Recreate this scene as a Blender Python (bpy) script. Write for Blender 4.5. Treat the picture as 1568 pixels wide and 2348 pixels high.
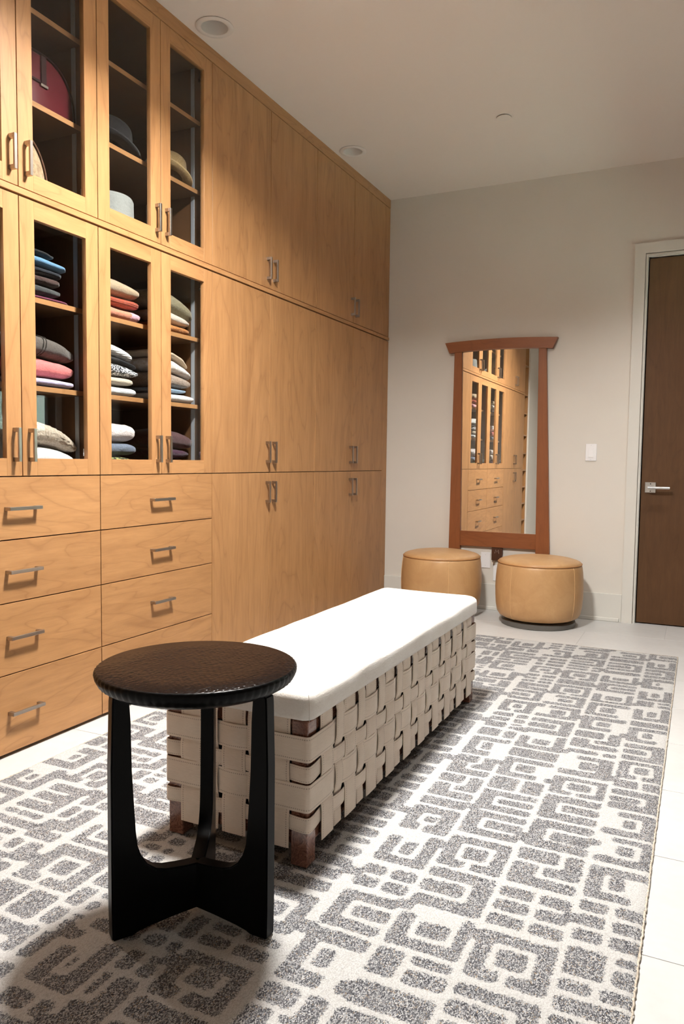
import bpy, bmesh, math, random
import numpy as np
from mathutils import Vector, Matrix, noise as mnoise

# ------------------------------------------------------------------ camera, world, lights, exposure
for o in list(bpy.data.objects):
    bpy.data.objects.remove(o, do_unlink=True)
scene = bpy.context.scene
COL = scene.collection
PI = math.pi

CAM = Vector((2.2086, 0.0, 1.0776))
FW = Vector((-0.42826908, 0.90111278, -0.06768568))
RT = Vector((0.90273967, 0.42999876, 0.01273381))
UP = Vector((-0.04057936, 0.05564905, 0.99762543))
cd = bpy.data.cameras.new('camera')
cd.sensor_fit = 'VERTICAL'
cd.sensor_height = 36.0
cd.sensor_width = 24.0
cd.lens = 1731.02 / 2348 * 36.0
cd.clip_start = 0.02
cam = bpy.data.objects.new('camera', cd)
COL.objects.link(cam)
m = Matrix((RT, UP, -FW)).transposed().to_4x4()
m.translation = CAM
cam.matrix_world = m
scene.camera = cam

vs = scene.view_settings
vs.view_transform = 'Standard'
vs.look = 'None'
vs.gamma = 1.0
vs.use_curve_mapping = False
vs.exposure = 0.0

w = bpy.data.worlds.new('sky')
scene.world = w
w.use_nodes = True
wn = w.node_tree.nodes
sky = wn.new('ShaderNodeTexSky')
sky.sky_type = 'NISHITA'
sky.sun_elevation = math.radians(50)
sky.sun_rotation = math.radians(200)
sky.sun_disc = False
w.node_tree.links.new(sky.outputs[0], wn['Background'].inputs[0])
wn['Background'].inputs[1].default_value = 0.25

sun_l = bpy.data.lights.new('sun', 'SUN')
sun_l.energy = 380.0
sun_l.angle = math.radians(.53)
sun = bpy.data.objects.new('sun', sun_l)
sun.rotation_euler = Vector((.42, -.10, -1.0)).to_track_quat('-Z', 'Y').to_euler()
COL.objects.link(sun)

CEIL = 3.05
BACK = 5.44
RIGHT = 3.05
FRONT = -1.1
PENDANT = (1.10, 2.28, 2.90)


def lamp(name, kind, loc, energy, color, parent=None, **kw):
    l = bpy.data.lights.new(name, kind)
    l.energy = energy
    l.color = color
    for k, v in kw.items():
        setattr(l, k, v)
    o = bpy.data.objects.new(name, l)
    o.location = loc
    COL.objects.link(o)
    return o


NEUTRAL = (1.0, 0.965, 0.92)
MAIN_W = 140
SPOT_W = 95
# ------------------------------------------------------------------ helpers


class Geo:
    def __init__(self):
        self.v = []; self.f = []; self.m = []; self.uv = {}

    def add(self, verts, faces, mi=0):
        b = len(self.v)
        self.v += [tuple(p) for p in verts]
        for q in faces:
            self.f.append(tuple(b + i for i in q)); self.m.append(mi)
        return b

    def box(self, x0, x1, y0, y1, z0, z1, bev=0.0, mi=0, seg=1):
        if bev <= 0:
            vs_ = [(x, y, z) for z in (z0, z1) for y in (y0, y1) for x in (x0, x1)]
            self.add(vs_, [(0, 2, 3, 1), (4, 5, 7, 6), (0, 1, 5, 4), (2, 6, 7, 3), (0, 4, 6, 2), (1, 3, 7, 5)], mi)
        else:
            bm = bmesh.new()
            bmesh.ops.create_cube(bm, size=1.0)
            for p in bm.verts:
                p.co = ((p.co.x + .5) * (x1 - x0) + x0, (p.co.y + .5) * (y1 - y0) + y0, (p.co.z + .5) * (z1 - z0) + z0)
            bmesh.ops.bevel(bm, geom=list(bm.edges), offset=bev, segments=seg, affect='EDGES', profile=0.5)
            self.bm(bm, mi)
        return self

    def bm(self, bm, mi=0):
        bm.verts.index_update()
        self.add([p.co.copy() for p in bm.verts], [[q.index for q in f.verts] for f in bm.faces], mi)
        bm.free()

    def lathe(self, prof, c=(0, 0, 0), n=48, mi=0, cap=True):
        b = len(self.v)
        k = len(prof)
        for r, z in prof:
            for i in range(n):
                a = 2 * PI * i / n
                self.v.append((c[0] + r * math.cos(a), c[1] + r * math.sin(a), c[2] + z))
        for j in range(k - 1):
            for i in range(n):
                i2 = (i + 1) % n
                self.f.append((b + j * n + i, b + j * n + i2, b + (j + 1) * n + i2, b + (j + 1) * n + i)); self.m.append(mi)
        if cap:
            self.f.append(tuple(b + i for i in reversed(range(n)))); self.m.append(mi)
            self.f.append(tuple(b + (k - 1) * n + i for i in range(n))); self.m.append(mi)
        return self

    def tube(self, pts, r, n=8, closed=False, mi=0):
        b = len(self.v)
        pts = [Vector(p) for p in pts]
        k = len(pts)
        for i, p in enumerate(pts):
            if closed:
                d = pts[(i + 1) % k] - pts[i - 1]
            else:
                d = pts[min(i + 1, k - 1)] - pts[max(i - 1, 0)]
            d.normalize()
            up = Vector((0, 0, 1)) if abs(d.z) < .9 else Vector((1, 0, 0))
            s = d.cross(up).normalized(); t = s.cross(d)
            for j in range(n):
                a = 2 * PI * j / n
                self.v.append(tuple(p + s * (r * math.cos(a)) + t * (r * math.sin(a))))
        last = k if closed else k - 1
        for i in range(last):
            i2 = (i + 1) % k
            for j in range(n):
                j2 = (j + 1) % n
                self.f.append((b + i * n + j, b + i * n + j2, b + i2 * n + j2, b + i2 * n + j)); self.m.append(mi)
        if not closed:
            self.f.append(tuple(b + j for j in reversed(range(n)))); self.m.append(mi)
            self.f.append(tuple(b + (k - 1) * n + j for j in range(n))); self.m.append(mi)
        return self

    def prism(self, poly, axis, a0, a1, mi=0):
        """poly: 2D outline; axis 'x': (y,z) extruded in x; 'y': (x,z) extruded in y; 'z': (x,y)."""
        def P(p, a):
            return {'x': (a, p[0], p[1]), 'y': (p[0], a, p[1]), 'z': (p[0], p[1], a)}[axis]
        n = len(poly)
        self.add([P(p, a0) for p in poly] + [P(p, a1) for p in poly],
                 [tuple(reversed(range(n))), tuple(range(n, 2 * n))] + [(i, (i + 1) % n, n + (i + 1) % n, n + i) for i in range(n)], mi)
        return self


WORLD = {}


def link(o, parent, org):
    COL.objects.link(o)
    if parent is not None:
        o.parent = parent
        o.location = Vector(org) - WORLD[parent.name]
    else:
        o.location = org
    WORLD[o.name] = Vector(org)


def mk(name, g, mats, parent=None, smooth=False, org=None, angle=None):
    me = bpy.data.meshes.new(name)
    v = np.array(g.v, dtype=float)
    if org is None:
        org = (v.min(0) + v.max(0)) / 2
        if parent is None:
            org[2] = v.min(0)[2]
    org = Vector(org)
    me.from_pydata([tuple(p) for p in (v - np.array(org))], [], g.f)
    if not isinstance(mats, (list, tuple)):
        mats = [mats]
    for mt in mats:
        me.materials.append(mt)
    if len(mats) > 1:
        me.polygons.foreach_set('material_index', g.m)
    bm = bmesh.new(); bm.from_mesh(me)
    bmesh.ops.recalc_face_normals(bm, faces=bm.faces)
    bm.to_mesh(me); bm.free()
    if smooth:
        me.polygons.foreach_set('use_smooth', [True] * len(me.polygons))
        if angle:
            me.set_sharp_from_angle(angle=math.radians(angle))
    me.update()
    o = bpy.data.objects.new(name, me)
    link(o, parent, org)
    return o


def tag(o, label, cat=None, group=None, kind=None):
    o['label'] = label
    if cat: o['category'] = cat
    if group: o['group'] = group
    if kind: o['kind'] = kind
    return o


def thing(name, loc, label, cat, group=None, kind=None):
    o = bpy.data.objects.new(name, None)
    o.empty_display_size = .1
    link(o, None, loc)
    return tag(o, label, cat, group, kind)


def copy_tree(o, loc=None, parent=None):
    c = o.copy(); COL.objects.link(c)
    if parent is not None:
        c.parent = parent
    if loc is not None:
        c.location = loc
        WORLD[c.name] = Vector(loc)
    for ch in list(o.children):
        if ch.type != 'LIGHT':
            copy_tree(ch, None, c)
    return c


# ------------------------------------------------------------------ materials


class NT:
    def __init__(self, name):
        self.mat = bpy.data.materials.new(name)
        self.mat.use_nodes = True
        self.t = self.mat.node_tree
        self.b = self.t.nodes['Principled BSDF']
        self.out = self.t.nodes['Material Output']

    def n(self, typ, **kw):
        x = self.t.nodes.new(typ)
        for k, v in kw.items():
            if k.startswith('i_'):
                key = k[2:]
                key = int(key) if key.isdigit() else key.replace('_', ' ')
                x.inputs[key].default_value = v
            else:
                setattr(x, k, v)
        return x

    def l(self, a, b):
        self.t.links.new(a, b)

    def math(self, op, a, b=None, c=None):
        x = self.n('ShaderNodeMath', operation=op)
        for i, q in enumerate((a, b, c)):
            if q is None: continue
            if isinstance(q, (int, float)): x.inputs[i].default_value = q
            else: self.l(q, x.inputs[i])
        return x.outputs[0]

    def ramp(self, fac, stops, interp='LINEAR'):
        r = self.n('ShaderNodeValToRGB')
        r.color_ramp.interpolation = interp
        e = r.color_ramp.elements
        while len(e) < len(stops): e.new(.5)
        for q, (p, c) in zip(e, stops):
            q.position = p; q.color = (*c, 1) if len(c) == 3 else c
        self.l(fac, r.inputs[0])
        return r.outputs[0]

    def mix(self, fac, a, b, typ='MIX'):
        x = self.n('ShaderNodeMix', data_type='RGBA', blend_type=typ)
        for s, q in ((0, fac), (6, a), (7, b)):
            if isinstance(q, (int, float)): x.inputs[s].default_value = q
            elif isinstance(q, tuple): x.inputs[s].default_value = (*q, 1)
            else: self.l(q, x.inputs[s])
        return x.outputs[2]

    def coord(self, scale=(1, 1, 1), rnd=True, which='Object'):
        tc = self.n('ShaderNodeTexCoord')
        src = tc.outputs[which]
        if rnd:
            oi = self.n('ShaderNodeObjectInfo')
            mu = self.n('ShaderNodeVectorMath', operation='SCALE')
            cx = self.n('ShaderNodeCombineXYZ')
            self.l(oi.outputs['Random'], cx.inputs[0]); self.l(oi.outputs['Random'], cx.inputs[1]); self.l(oi.outputs['Random'], cx.inputs[2])
            self.l(cx.outputs[0], mu.inputs[0]); mu.inputs['Scale'].default_value = 37.0
            ad = self.n('ShaderNodeVectorMath', operation='ADD')
            self.l(src, ad.inputs[0]); self.l(mu.outputs[0], ad.inputs[1]); src = ad.outputs[0]
        mp = self.n('ShaderNodeMapping')
        mp.inputs['Scale'].default_value = scale
        self.l(src, mp.inputs['Vector'])
        return mp.outputs[0]

    def noise(self, vec, scale, detail=4, rough=.5, dist=0.0):
        x = self.n('ShaderNodeTexNoise')
        x.inputs['Scale'].default_value = scale; x.inputs['Detail'].default_value = detail
        x.inputs['Roughness'].default_value = rough; x.inputs['Distortion'].default_value = dist
        self.l(vec, x.inputs['Vector'])
        return x.outputs[0]

    def vor(self, vec, scale, out='Distance', feat='F1', rnd=1.0):
        x = self.n('ShaderNodeTexVoronoi', feature=feat)
        x.inputs['Scale'].default_value = scale; x.inputs['Randomness'].default_value = rnd
        self.l(vec, x.inputs['Vector'])
        return x.outputs[out]

    def bump(self, h, strength=.3, dist=.002):
        x = self.n('ShaderNodeBump')
        x.inputs['Strength'].default_value = strength; x.inputs['Distance'].default_value = dist
        self.l(h, x.inputs['Height']); self.l(x.outputs[0], self.b.inputs['Normal'])

    def set(self, color=None, rough=None, metal=None, spec=None, coat=None, coat_rough=None, sheen=None):
        for k, v in (('Base Color', color), ('Roughness', rough), ('Metallic', metal), ('Specular IOR Level', spec), ('Coat Weight', coat), ('Coat Roughness', coat_rough), ('Sheen Weight', sheen)):
            if v is None: continue
            if isinstance(v, tuple): self.b.inputs[k].default_value = (*v, 1)
            elif isinstance(v, (int, float)): self.b.inputs[k].default_value = v
            else: self.l(v, self.b.inputs[k])
        return self.mat


def wood(name, axis, lo, hi, dark, rough=.42, lines=1.0, spec=.4):
    """veneer: axis = grain direction ('x','y','z')"""
    t = NT(name)
    sc = {'z': (9, 9, .9), 'y': (9, .9, 9), 'x': (.9, 9, 9)}[axis]
    sc2 = {'z': (2.6, 2.6, .55), 'y': (2.6, .75, 3.4), 'x': (.75, 2.6, 3.4)}[axis]
    v = t.coord(sc); v2 = t.coord(sc2)
    fine = t.noise(v, 6, 6, .65, .4)
    broad = t.noise(v2, 1.1, 3, .5, .6)
    ring = t.math('MULTIPLY', broad, 12.0)
    fr = t.math('FRACT', ring)
    band = t.noise(t.coord({'z': (9, 9, .35), 'y': (9, .35, 9), 'x': (.35, 9, 9)}[axis]), 1.3, 2, .5)
    ln = t.ramp(fr, [(0, (1, 1, 1)), (.07, (.3, .3, .3)), (.32, (0, 0, 0)), (.84, (0, 0, 0)), (.95, (.35, .35, .35)), (1, (1, 1, 1))])
    mott = t.noise(t.coord({'z': (1.5, 7, 1.6), 'y': (1.5, 1.6, 7), 'x': (1.6, 1.5, 7)}[axis]), 2.2, 3, .6, .3)
    base = t.ramp(t.math('ADD', t.math('MULTIPLY_ADD', fine, .42, t.math('MULTIPLY', mott, .30)), t.math('MULTIPLY', band, .28)), [(.30, lo), (.68, hi)])
    c = t.mix(t.math('MULTIPLY', ln, .34 * lines), base, dark)
    pore = t.noise(t.coord({'z': (160, 160, 7), 'y': (160, 7, 160), 'x': (7, 160, 160)}[axis]), 1.5, 2, .5)
    c = t.mix(t.math('MULTIPLY', t.ramp(pore, [(.5, (0, 0, 0)), (.75, (1, 1, 1))]), .12), c, dark)
    t.bump(pore, .06, .001)
    t.set(color=c, rough=rough, spec=spec)
    return t.mat


HONEY = ((.325, .157, .060), (.492, .258, .106), (.21, .085, .030))
wood_v = wood('cabinet_veneer_vertical', 'z', *HONEY)
wood_h = wood('cabinet_veneer_horizontal', 'y', *HONEY)
wood_in = wood('cabinet_interior_shaded', 'z', (.105, .050, .020), (.150, .074, .031), (.065, .030, .012), rough=.5, lines=.5)  # same honey wood darkened: shade inside the cabinets put into the colour
cherry_v = wood('mirror_cherry_vertical', 'z', (.205, .064, .020), (.285, .098, .032), (.13, .037, .012), rough=.4, lines=.6)
cherry_h = wood('mirror_cherry_horizontal', 'x', (.205, .064, .020), (.285, .098, .032), (.13, .037, .012), rough=.4, lines=.8)
walnut = wood('door_walnut', 'z', (.080, .038, .017), (.118, .060, .027), (.045, .022, .011), rough=.5, lines=.5, spec=.2)
darkwood = wood('plaque_walnut', 'z', (.055, .022, .012), (.085, .034, .018), (.025, .01, .006), rough=.35)


def plain(name, col, rough=.6, metal=0, spec=.4, nz=None, bump=None, coat=None):
    t = NT(name)
    if nz:
        v = t.coord((1, 1, 1), rnd=False)
        k = t.noise(v, nz[0], 4, .6)
        c = t.ramp(k, [(.3, tuple(q * (1 - nz[1]) for q in col)), (.7, tuple(min(1, q * (1 + nz[1])) for q in col))])
    else:
        c = col
    if bump:
        t.bump(t.noise(t.coord((1, 1, 1), rnd=False), bump[0], 3, .6), bump[1], .001)
    return t.set(color=c, rough=rough, metal=metal, spec=spec, coat=coat)


paint = plain('wall_paint', (.70, .665, .605), .75, nz=(3, .015), bump=(350, .05))
wall_dark = plain('dark_wall', (.085, .065, .05), .7)
paint_trim = plain('trim_paint', (.68, .665, .615), .5)
paint_ceil = plain('ceiling_paint', (.82, .765, .705), .85, bump=(300, .04))
white_pl = plain('white_plastic', (.86, .86, .87), .35)
can_white = plain('downlight_white', (.78, .74, .69), .5)
nickel = plain('brushed_nickel', (.40, .355, .31), .34, 1.0)
chrome = plain('satin_chrome', (.72, .71, .70), .22, 1.0)
alu = plain('aluminium_channel', (.42, .45, .49), .4, .3)
black_gap = plain('toe_kick_black', (.006, .005, .005), .8)
grout = plain('grout', (.50, .49, .475), .9)
back_dark = plain('cabinet_back_dark', (.018, .013, .010), .8)  # near-black back panels: shade deep in the cabinets put into the colour
mirror_m = plain('mirror_silver', (.90, .90, .88), .0, 1.0)
dark_core = plain('bench_dark_lining', (.02, .016, .013), .9)
base_grey = plain('ottoman_base_grey', (.12, .115, .105), .4, .2)


def m_tile():
    t = NT('porcelain_tile')
    v = t.coord((1, 1, 1))
    a = t.noise(v, 2.4, 6, .6, .8); b = t.noise(v, 30, 3, .6)
    c = t.ramp(t.math('MULTIPLY_ADD', b, .3, t.math('MULTIPLY', a, .7)), [(.3, (.51, .507, .495)), (.7, (.595, .59, .578))])
    t.bump(b, .03, .001)
    return t.set(color=c, rough=.38, spec=.35)


tile_m = m_tile()


def m_glass():
    t = NT('cabinet_glass')
    t.t.nodes.remove(t.b)
    tr = t.n('ShaderNodeBsdfTransparent'); tr.inputs[0].default_value = (.95, .96, .96, 1)
    gl = t.n('ShaderNodeBsdfGlossy'); gl.inputs['Roughness'].default_value = .0; gl.inputs[0].default_value = (1, 1, 1, 1)
    fr = t.n('ShaderNodeFresnel'); fr.inputs[0].default_value = 1.42
    ge = t.n('ShaderNodeNewGeometry')
    fac = t.math('MULTIPLY', fr.outputs[0], t.math('SUBTRACT', 1.0, ge.outputs['Backfacing']))
    mx = t.n('ShaderNodeMixShader')
    t.l(fac, mx.inputs[0]); t.l(tr.outputs[0], mx.inputs[1]); t.l(gl.outputs[0], mx.inputs[2])
    t.l(mx.outputs[0], t.out.inputs[0])
    return t.mat


glass_m = m_glass()


def m_emit(name, col, s):
    t = NT(name)
    t.b.inputs['Emission Color'].default_value = (*col, 1)
    t.b.inputs['Emission Strength'].default_value = s
    return t.set(color=(.9, .9, .9), rough=.5)


def m_leather():
    t = NT('tan_leather')
    v = t.coord((1, 1, 1))
    a = t.noise(v, 6, 6, .65, .5)
    c = t.ramp(a, [(.25, (.42, .232, .098)), (.55, (.51, .30, .135)), (.8, (.60, .375, .185))])
    f = t.vor(v, 420)
    t.bump(f, .08, .001)
    return t.set(color=c, rough=.42, spec=.4)


leather = m_leather()
leather_pipe = plain('leather_piping', (.43, .21, .075), .5)
leather_seam = plain('leather_seam', (.66, .41, .20), .5)


def m_rug():
    t = NT('rug_pile')
    at = t.n('ShaderNodeAttribute', attribute_name='pattern')
    v = t.coord((1, 1, 1), rnd=False)
    nz = t.noise(v, 150, 3, .75)
    nz2 = t.noise(v, 22, 2, .5)
    k = t.math('ADD', at.outputs['Fac'], t.math('MULTIPLY', t.math('SUBTRACT', nz, .5), 1.5))
    k = t.math('ADD', k, t.math('MULTIPLY', t.math('SUBTRACT', nz2, .5), .35))
    msk = t.ramp(k, [(.36, (0, 0, 0)), (.50, (1, 1, 1))])
    mp = t.coord((1, .55, 1), rnd=False)
    cell = t.n('ShaderNodeTexVoronoi'); cell.inputs['Scale'].default_value = 560
    t.l(mp, cell.inputs['Vector'])
    sep = t.n('ShaderNodeSeparateColor'); t.l(cell.outputs['Color'], sep.inputs[0])
    grey = t.ramp(sep.outputs[0], [(0, (.020, .021, .027)), (.30, (.060, .063, .073)), (.50, (.19, .195, .21)), (.68, (.42, .425, .435)), (.93, (.60, .60, .59)), (.97, (.30, .22, .14)), (1, (.36, .27, .18))])
    stripe = t.noise(t.coord((60, 5, 1), rnd=False), 1.0, 3, .6)
    grey = t.mix(t.ramp(stripe, [(.35, (0, 0, 0)), (.7, (.45, .45, .45))]), grey, (.13, .13, .135))
    ivory = t.ramp(sep.outputs[1], [(0, (.42, .413, .395)), (.5, (.53, .527, .515)), (1, (.59, .587, .575))])
    c = t.mix(msk, ivory, grey)
    t.bump(t.math('ADD', cell.outputs['Distance'], t.math('MULTIPLY', nz, .6)), .55, .004)
    return t.set(color=c, rough=.95, spec=.1, sheen=.15)


rug_m = m_rug()
rug_edge = plain('rug_edge', (.50, .44, .36), .95, nz=(120, .35))


def m_hide(name, lo, hi, stitch=True):
    t = NT(name)
    v = t.coord((1, 1, 1))
    hair = t.noise(t.coord((60, 60, 500)), 1.0, 3, .6)
    a = t.noise(v, 7, 3, .5)
    c = t.ramp(t.math('MULTIPLY_ADD', hair, .35, t.math('MULTIPLY', a, .65)), [(.3, lo), (.7, hi)])
    if stitch:
        uv = t.n('ShaderNodeUVMap'); uv.uv_map = 'uv'
        sp = t.n('ShaderNodeSeparateXYZ'); t.l(uv.outputs[0], sp.inputs[0])
        ed = t.math('SUBTRACT', .5, t.math('ABSOLUTE', t.math('SUBTRACT', sp.outputs[1], .5)))   # 0 at the edges
        band = t.math('MULTIPLY', t.math('GREATER_THAN', ed, .085), t.math('LESS_THAN', ed, .125))
        dash = t.math('LESS_THAN', t.math('FRACT', t.math('MULTIPLY', sp.outputs[0], 160.0)), .55)
        st = t.math('MULTIPLY', t.math('MULTIPLY', band, dash), .6)
        c = t.mix(st, c, (.20, .145, .105))
    t.bump(hair, .25, .002)
    return t.set(color=c, rough=.75, spec=.2, sheen=.25)


hide_h = m_hide('hide_strap', (.62, .515, .42), (.76, .655, .55))
hide_v = m_hide('hide_strap_vertical', (.60, .495, .40), (.74, .635, .53))


def m_cushion():
    t = NT('white_hair_on_hide')
    v = t.coord((1, 1, 1), rnd=False)
    h = t.noise(t.coord((220, 60, 220), rnd=False), 1, 3, .7)
    a = t.noise(v, 10, 3, .5)
    c = t.ramp(t.math('MULTIPLY_ADD', h, .4, t.math('MULTIPLY', a, .6)), [(.3, (.74, .69, .63)), (.7, (.86, .83, .79))])
    t.bump(h, .45, .003)
    return t.set(color=c, rough=.9, spec=.1, sheen=.5)


cushion_m = m_cushion()


def m_burl():
    t = NT('burl_wood_leg')
    v = t.coord((1, 1, 1))
    a = t.noise(v, 16, 5, .65, 2.2)
    fr = t.math('FRACT', t.math('MULTIPLY', a, 7.0))
    c = t.ramp(fr, [(0, (.27, .125, .085)), (.45, (.20, .085, .056)), (.85, (.12, .050, .032)), (1, (.07, .025, .014))])
    return t.set(color=c, rough=.14, spec=.6)


burl = m_burl()


def m_tabletop():
    t = NT('table_hammered_espresso')
    v = t.coord((1, 1, 1), rnd=False)
    wv = t.noise(v, 5, 2, .5)
    ad = t.n('ShaderNodeVectorMath', operation='ADD')
    sc = t.n('ShaderNodeCombineXYZ'); t.l(t.math('MULTIPLY', wv, .05), sc.inputs[0]); t.l(t.math('MULTIPLY', wv, .03), sc.inputs[1])
    t.l(v, ad.inputs[0]); t.l(sc.outputs[0], ad.inputs[1])
    mp = t.n('ShaderNodeMapping'); mp.inputs['Rotation'].default_value = (0, 0, .5); mp.inputs['Scale'].default_value = (1, .62, 1)
    t.l(ad.outputs[0], mp.inputs[0])
    d = t.vor(mp.outputs[0], 120, 'Distance', 'SMOOTH_F1', .45)
    c = t.ramp(d, [(.1, (.0065, .0038, .0030)), (.6, (.0135, .0080, .0062))])
    t.bump(d, .9, .0035)
    return t.set(color=c, rough=.24, spec=.045)


table_top_m = m_tabletop()
table_m = plain('table_black_lacquer', (.0018, .0017, .0018), .30, spec=.10)


def cloth(name, c1, c2=None, scale=60, bump=.4, style='wool', dist=.002, c3=(.75, .55, .60)):
    t = NT(name)
    v = t.coord((1, 1, 1))
    c2 = c2 or tuple(q * .75 for q in c1)
    if style == 'wool':
        k = t.noise(v, scale * 3, 4, .7); h = k
        c = t.ramp(k, [(.3, c2), (.65, c1)])
    elif style == 'rib':
        w_ = t.n('ShaderNodeTexWave'); w_.bands_direction = 'Z'; w_.inputs['Scale'].default_value = scale; w_.inputs['Distortion'].default_value = 1.2
        t.l(v, w_.inputs['Vector']); h = w_.outputs['Fac']
        c = t.ramp(h, [(.1, c2), (.5, c1)])
    elif style == 'knit':
        h = t.vor(t.coord((1, .7, 1.4)), scale * 2.2, 'Distance', 'F1', .5)
        c = t.ramp(h, [(.1, c1), (.7, c2)])
    elif style == 'fleck':
        k = t.vor(t.coord((1, .6, 1.3)), scale * 2, 'Color')
        sp = t.n('ShaderNodeSeparateColor'); t.l(k, sp.inputs[0]); h = sp.outputs[0]
        c = t.ramp(h, [(.52, c2), (.56, c1)])
    elif style == 'two':      # two tones meeting along y
        sx = t.n('ShaderNodeSeparateXYZ'); tc = t.n('ShaderNodeTexCoord'); t.l(tc.outputs['Object'], sx.inputs[0])
        nzz = t.noise(v, 40, 2, .5)
        f = t.math('GREATER_THAN', t.math('ADD', sx.outputs[1], t.math('MULTIPLY', nzz, .04)), scale)
        h = t.noise(v, 260, 4, .7)
        c = t.mix(f, c1, t.mix(h, c2, c3))
    wr = t.noise(t.coord((1, 1, 1.6)), 26, 3, .55, .6)
    t.bump(t.math('ADD', t.math('MULTIPLY', wr, 5.0), t.math('MULTIPLY', h, bump * 2.0)), .5, dist)
    return t.set(color=c, rough=.9, spec=.12, sheen=.3)


# ------------------------------------------------------------------ room shell
def slab(name, g, mat, label, kind='structure'):
    o = mk(name, g, mat)
    tag(o, label, kind=kind)
    o['category'] = name.split('_')[0]
    return o


g = Geo(); g.box(-.6, RIGHT + .1, FRONT - .1, BACK + .1, -.08, -.0014)
floor = slab('floor', g, grout, 'pale grey porcelain tile floor with fine joints around the patterned rug')
# tiles .94 x .47, staggered half a tile row by row
TW, TL = .47, .94
r = 0
y = 1.73 - TW * 7
proto_tiles = {}
while y < BACK:
    y0, y1 = max(y, FRONT), min(y + TW, BACK + .02)
    if y1 - y0 > .02:
        x = 2.04 - TL * 4 + (TL / 2 if r % 2 else 0)
        while x < RIGHT:
            x0, x1 = max(x, -.56), min(x + TL, RIGHT)
            if x1 - x0 > .02:
                key = (round(x1 - x0, 3), round(y1 - y0, 3))
                c = ((x0 + x1) / 2, (y0 + y1) / 2, -.0007)
                if key not in proto_tiles:
                    tg = Geo(); hx, hy = (x1 - x0) / 2 - .0012, (y1 - y0) / 2 - .0012
                    tg.box(c[0] - hx, c[0] + hx, c[1] - hy, c[1] + hy, -.0014, 0, .0005)
                    proto_tiles[key] = mk('tile', tg, tile_m, floor, org=c)
                else:
                    o = proto_tiles[key].copy(); COL.objects.link(o)
                    o.location = Vector(c) - WORLD[floor.name]
            x += TL
    y += TW; r += 1

g = Geo(); g.box(-.6, RIGHT + .1, FRONT - .1, BACK + .1, CEIL, CEIL + .1)
ceiling = g
DX0, DX1, DZ = 1.829, 2.671, 2.452
g = Geo()
g.box(-.6, DX0, BACK, BACK + .12, -.006, CEIL); g.box(DX1, RIGHT + .1, BACK, BACK + .12, -.006, CEIL); g.box(DX0, DX1, BACK, BACK + .12, DZ, CEIL)
slab('wall_back', g, paint, 'warm grey painted back wall behind the mirror')
g = Geo(); g.box(-.66, -.575, .16, BACK, -.006, CEIL)
slab('wall_left', g, paint, 'painted wall behind the run of wooden cabinets')
g = Geo(); g.box(-.66, 0, FRONT, .16, -.006, CEIL)
slab('wall_left_return', g, paint, 'painted wall return past the end of the cabinets').name = 'wall_return'
WY0, WY1, WZ0, WZ1 = 3.75, 5.065, 1.30, 1.64
g = Geo()
g.box(RIGHT, RIGHT + .12, FRONT, WY0, -.006, CEIL); g.box(RIGHT, RIGHT + .12, WY1, BACK, -.006, CEIL)
g.box(RIGHT, RIGHT + .12, WY0, WY1, -.006, WZ0); g.box(RIGHT, RIGHT + .12, WY0, WY1, WZ1, CEIL)
slab('wall_right', g, wall_dark, 'dark brown right wall with a low slot window, outside the frame')
g = Geo()
g.box(RIGHT - .012, RIGHT, WY0 - .02, WY1 + .07, WZ1, WZ1 + .06, .001); g.box(RIGHT - .012, RIGHT, WY0 - .02, WY1 + .07, WZ0 - .3, WZ0, .001); g.box(RIGHT - .012, RIGHT, WY1, WY1 + .07, WZ0, WZ1, .001)
slab('trim_7', g, paint_trim, 'pale casing around the slot window')
g = Geo(); g.box(-.66, RIGHT + .12, FRONT - .1, FRONT, -.006, CEIL)
slab('wall_front', g, paint, 'painted wall behind the camera')

# ceiling with holes for the cans
CANS = [(.115, -.02), (.115, 1.48), (.115, 2.983), (.115, 4.497), (2.125, 1.48), (2.125, 2.983), (2.125, 4.47)]
CR = .058


def ceiling_mesh():
    bm = bmesh.new()
    xs0, xs1, ys0, ys1 = -.6, RIGHT + .1, FRONT - .1, BACK + .1
    outer = [bm.verts.new(p) for p in ((xs0, ys0, CEIL), (xs1, ys0, CEIL), (xs1, ys1, CEIL), (xs0, ys1, CEIL))]
    edges = [bm.edges.new((outer[i], outer[(i + 1) % 4])) for i in range(4)]
    for (cx, cy) in CANS:
        ring = [bm.verts.new((cx + (CR + .004) * math.cos(2 * PI * i / 24), cy + (CR + .004) * math.sin(2 * PI * i / 24), CEIL)) for i in range(24)]
        edges += [bm.edges.new((ring[i], ring[(i + 1) % 24])) for i in range(24)]
    bmesh.ops.triangle_fill(bm, use_beauty=True, use_dissolve=False, edges=edges)
    # drop faces that fill the holes
    for f in list(bm.faces):
        c = f.calc_center_median()
        if any((c.x - a) ** 2 + (c.y - b) ** 2 < (CR) ** 2 for a, b in CANS):
            bm.faces.remove(f)
    G = Geo(); G.bm(bm)
    G.box(xs0, xs1, ys0, ys1, CEIL + .16, CEIL + .2)
    return G


slab('ceiling', ceiling_mesh(), paint_ceil, 'pale warm ceiling with recessed downlights')

# baseboards
g = Geo(); g.box(.0, 1.749, BACK - .014, BACK, 0, .190, .0015); g.box(.0, 1.735, BACK - .024, BACK - .014, 0, .026, .003)
slab('baseboard_back', g, paint_trim, 'tall flat painted baseboard behind the ottomans')
g = Geo(); g.box(RIGHT - .014, RIGHT, FRONT, BACK - .02, 0, .19, .0015)
slab('baseboard_right', g, paint_trim, 'tall flat painted baseboard along the right wall')

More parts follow.
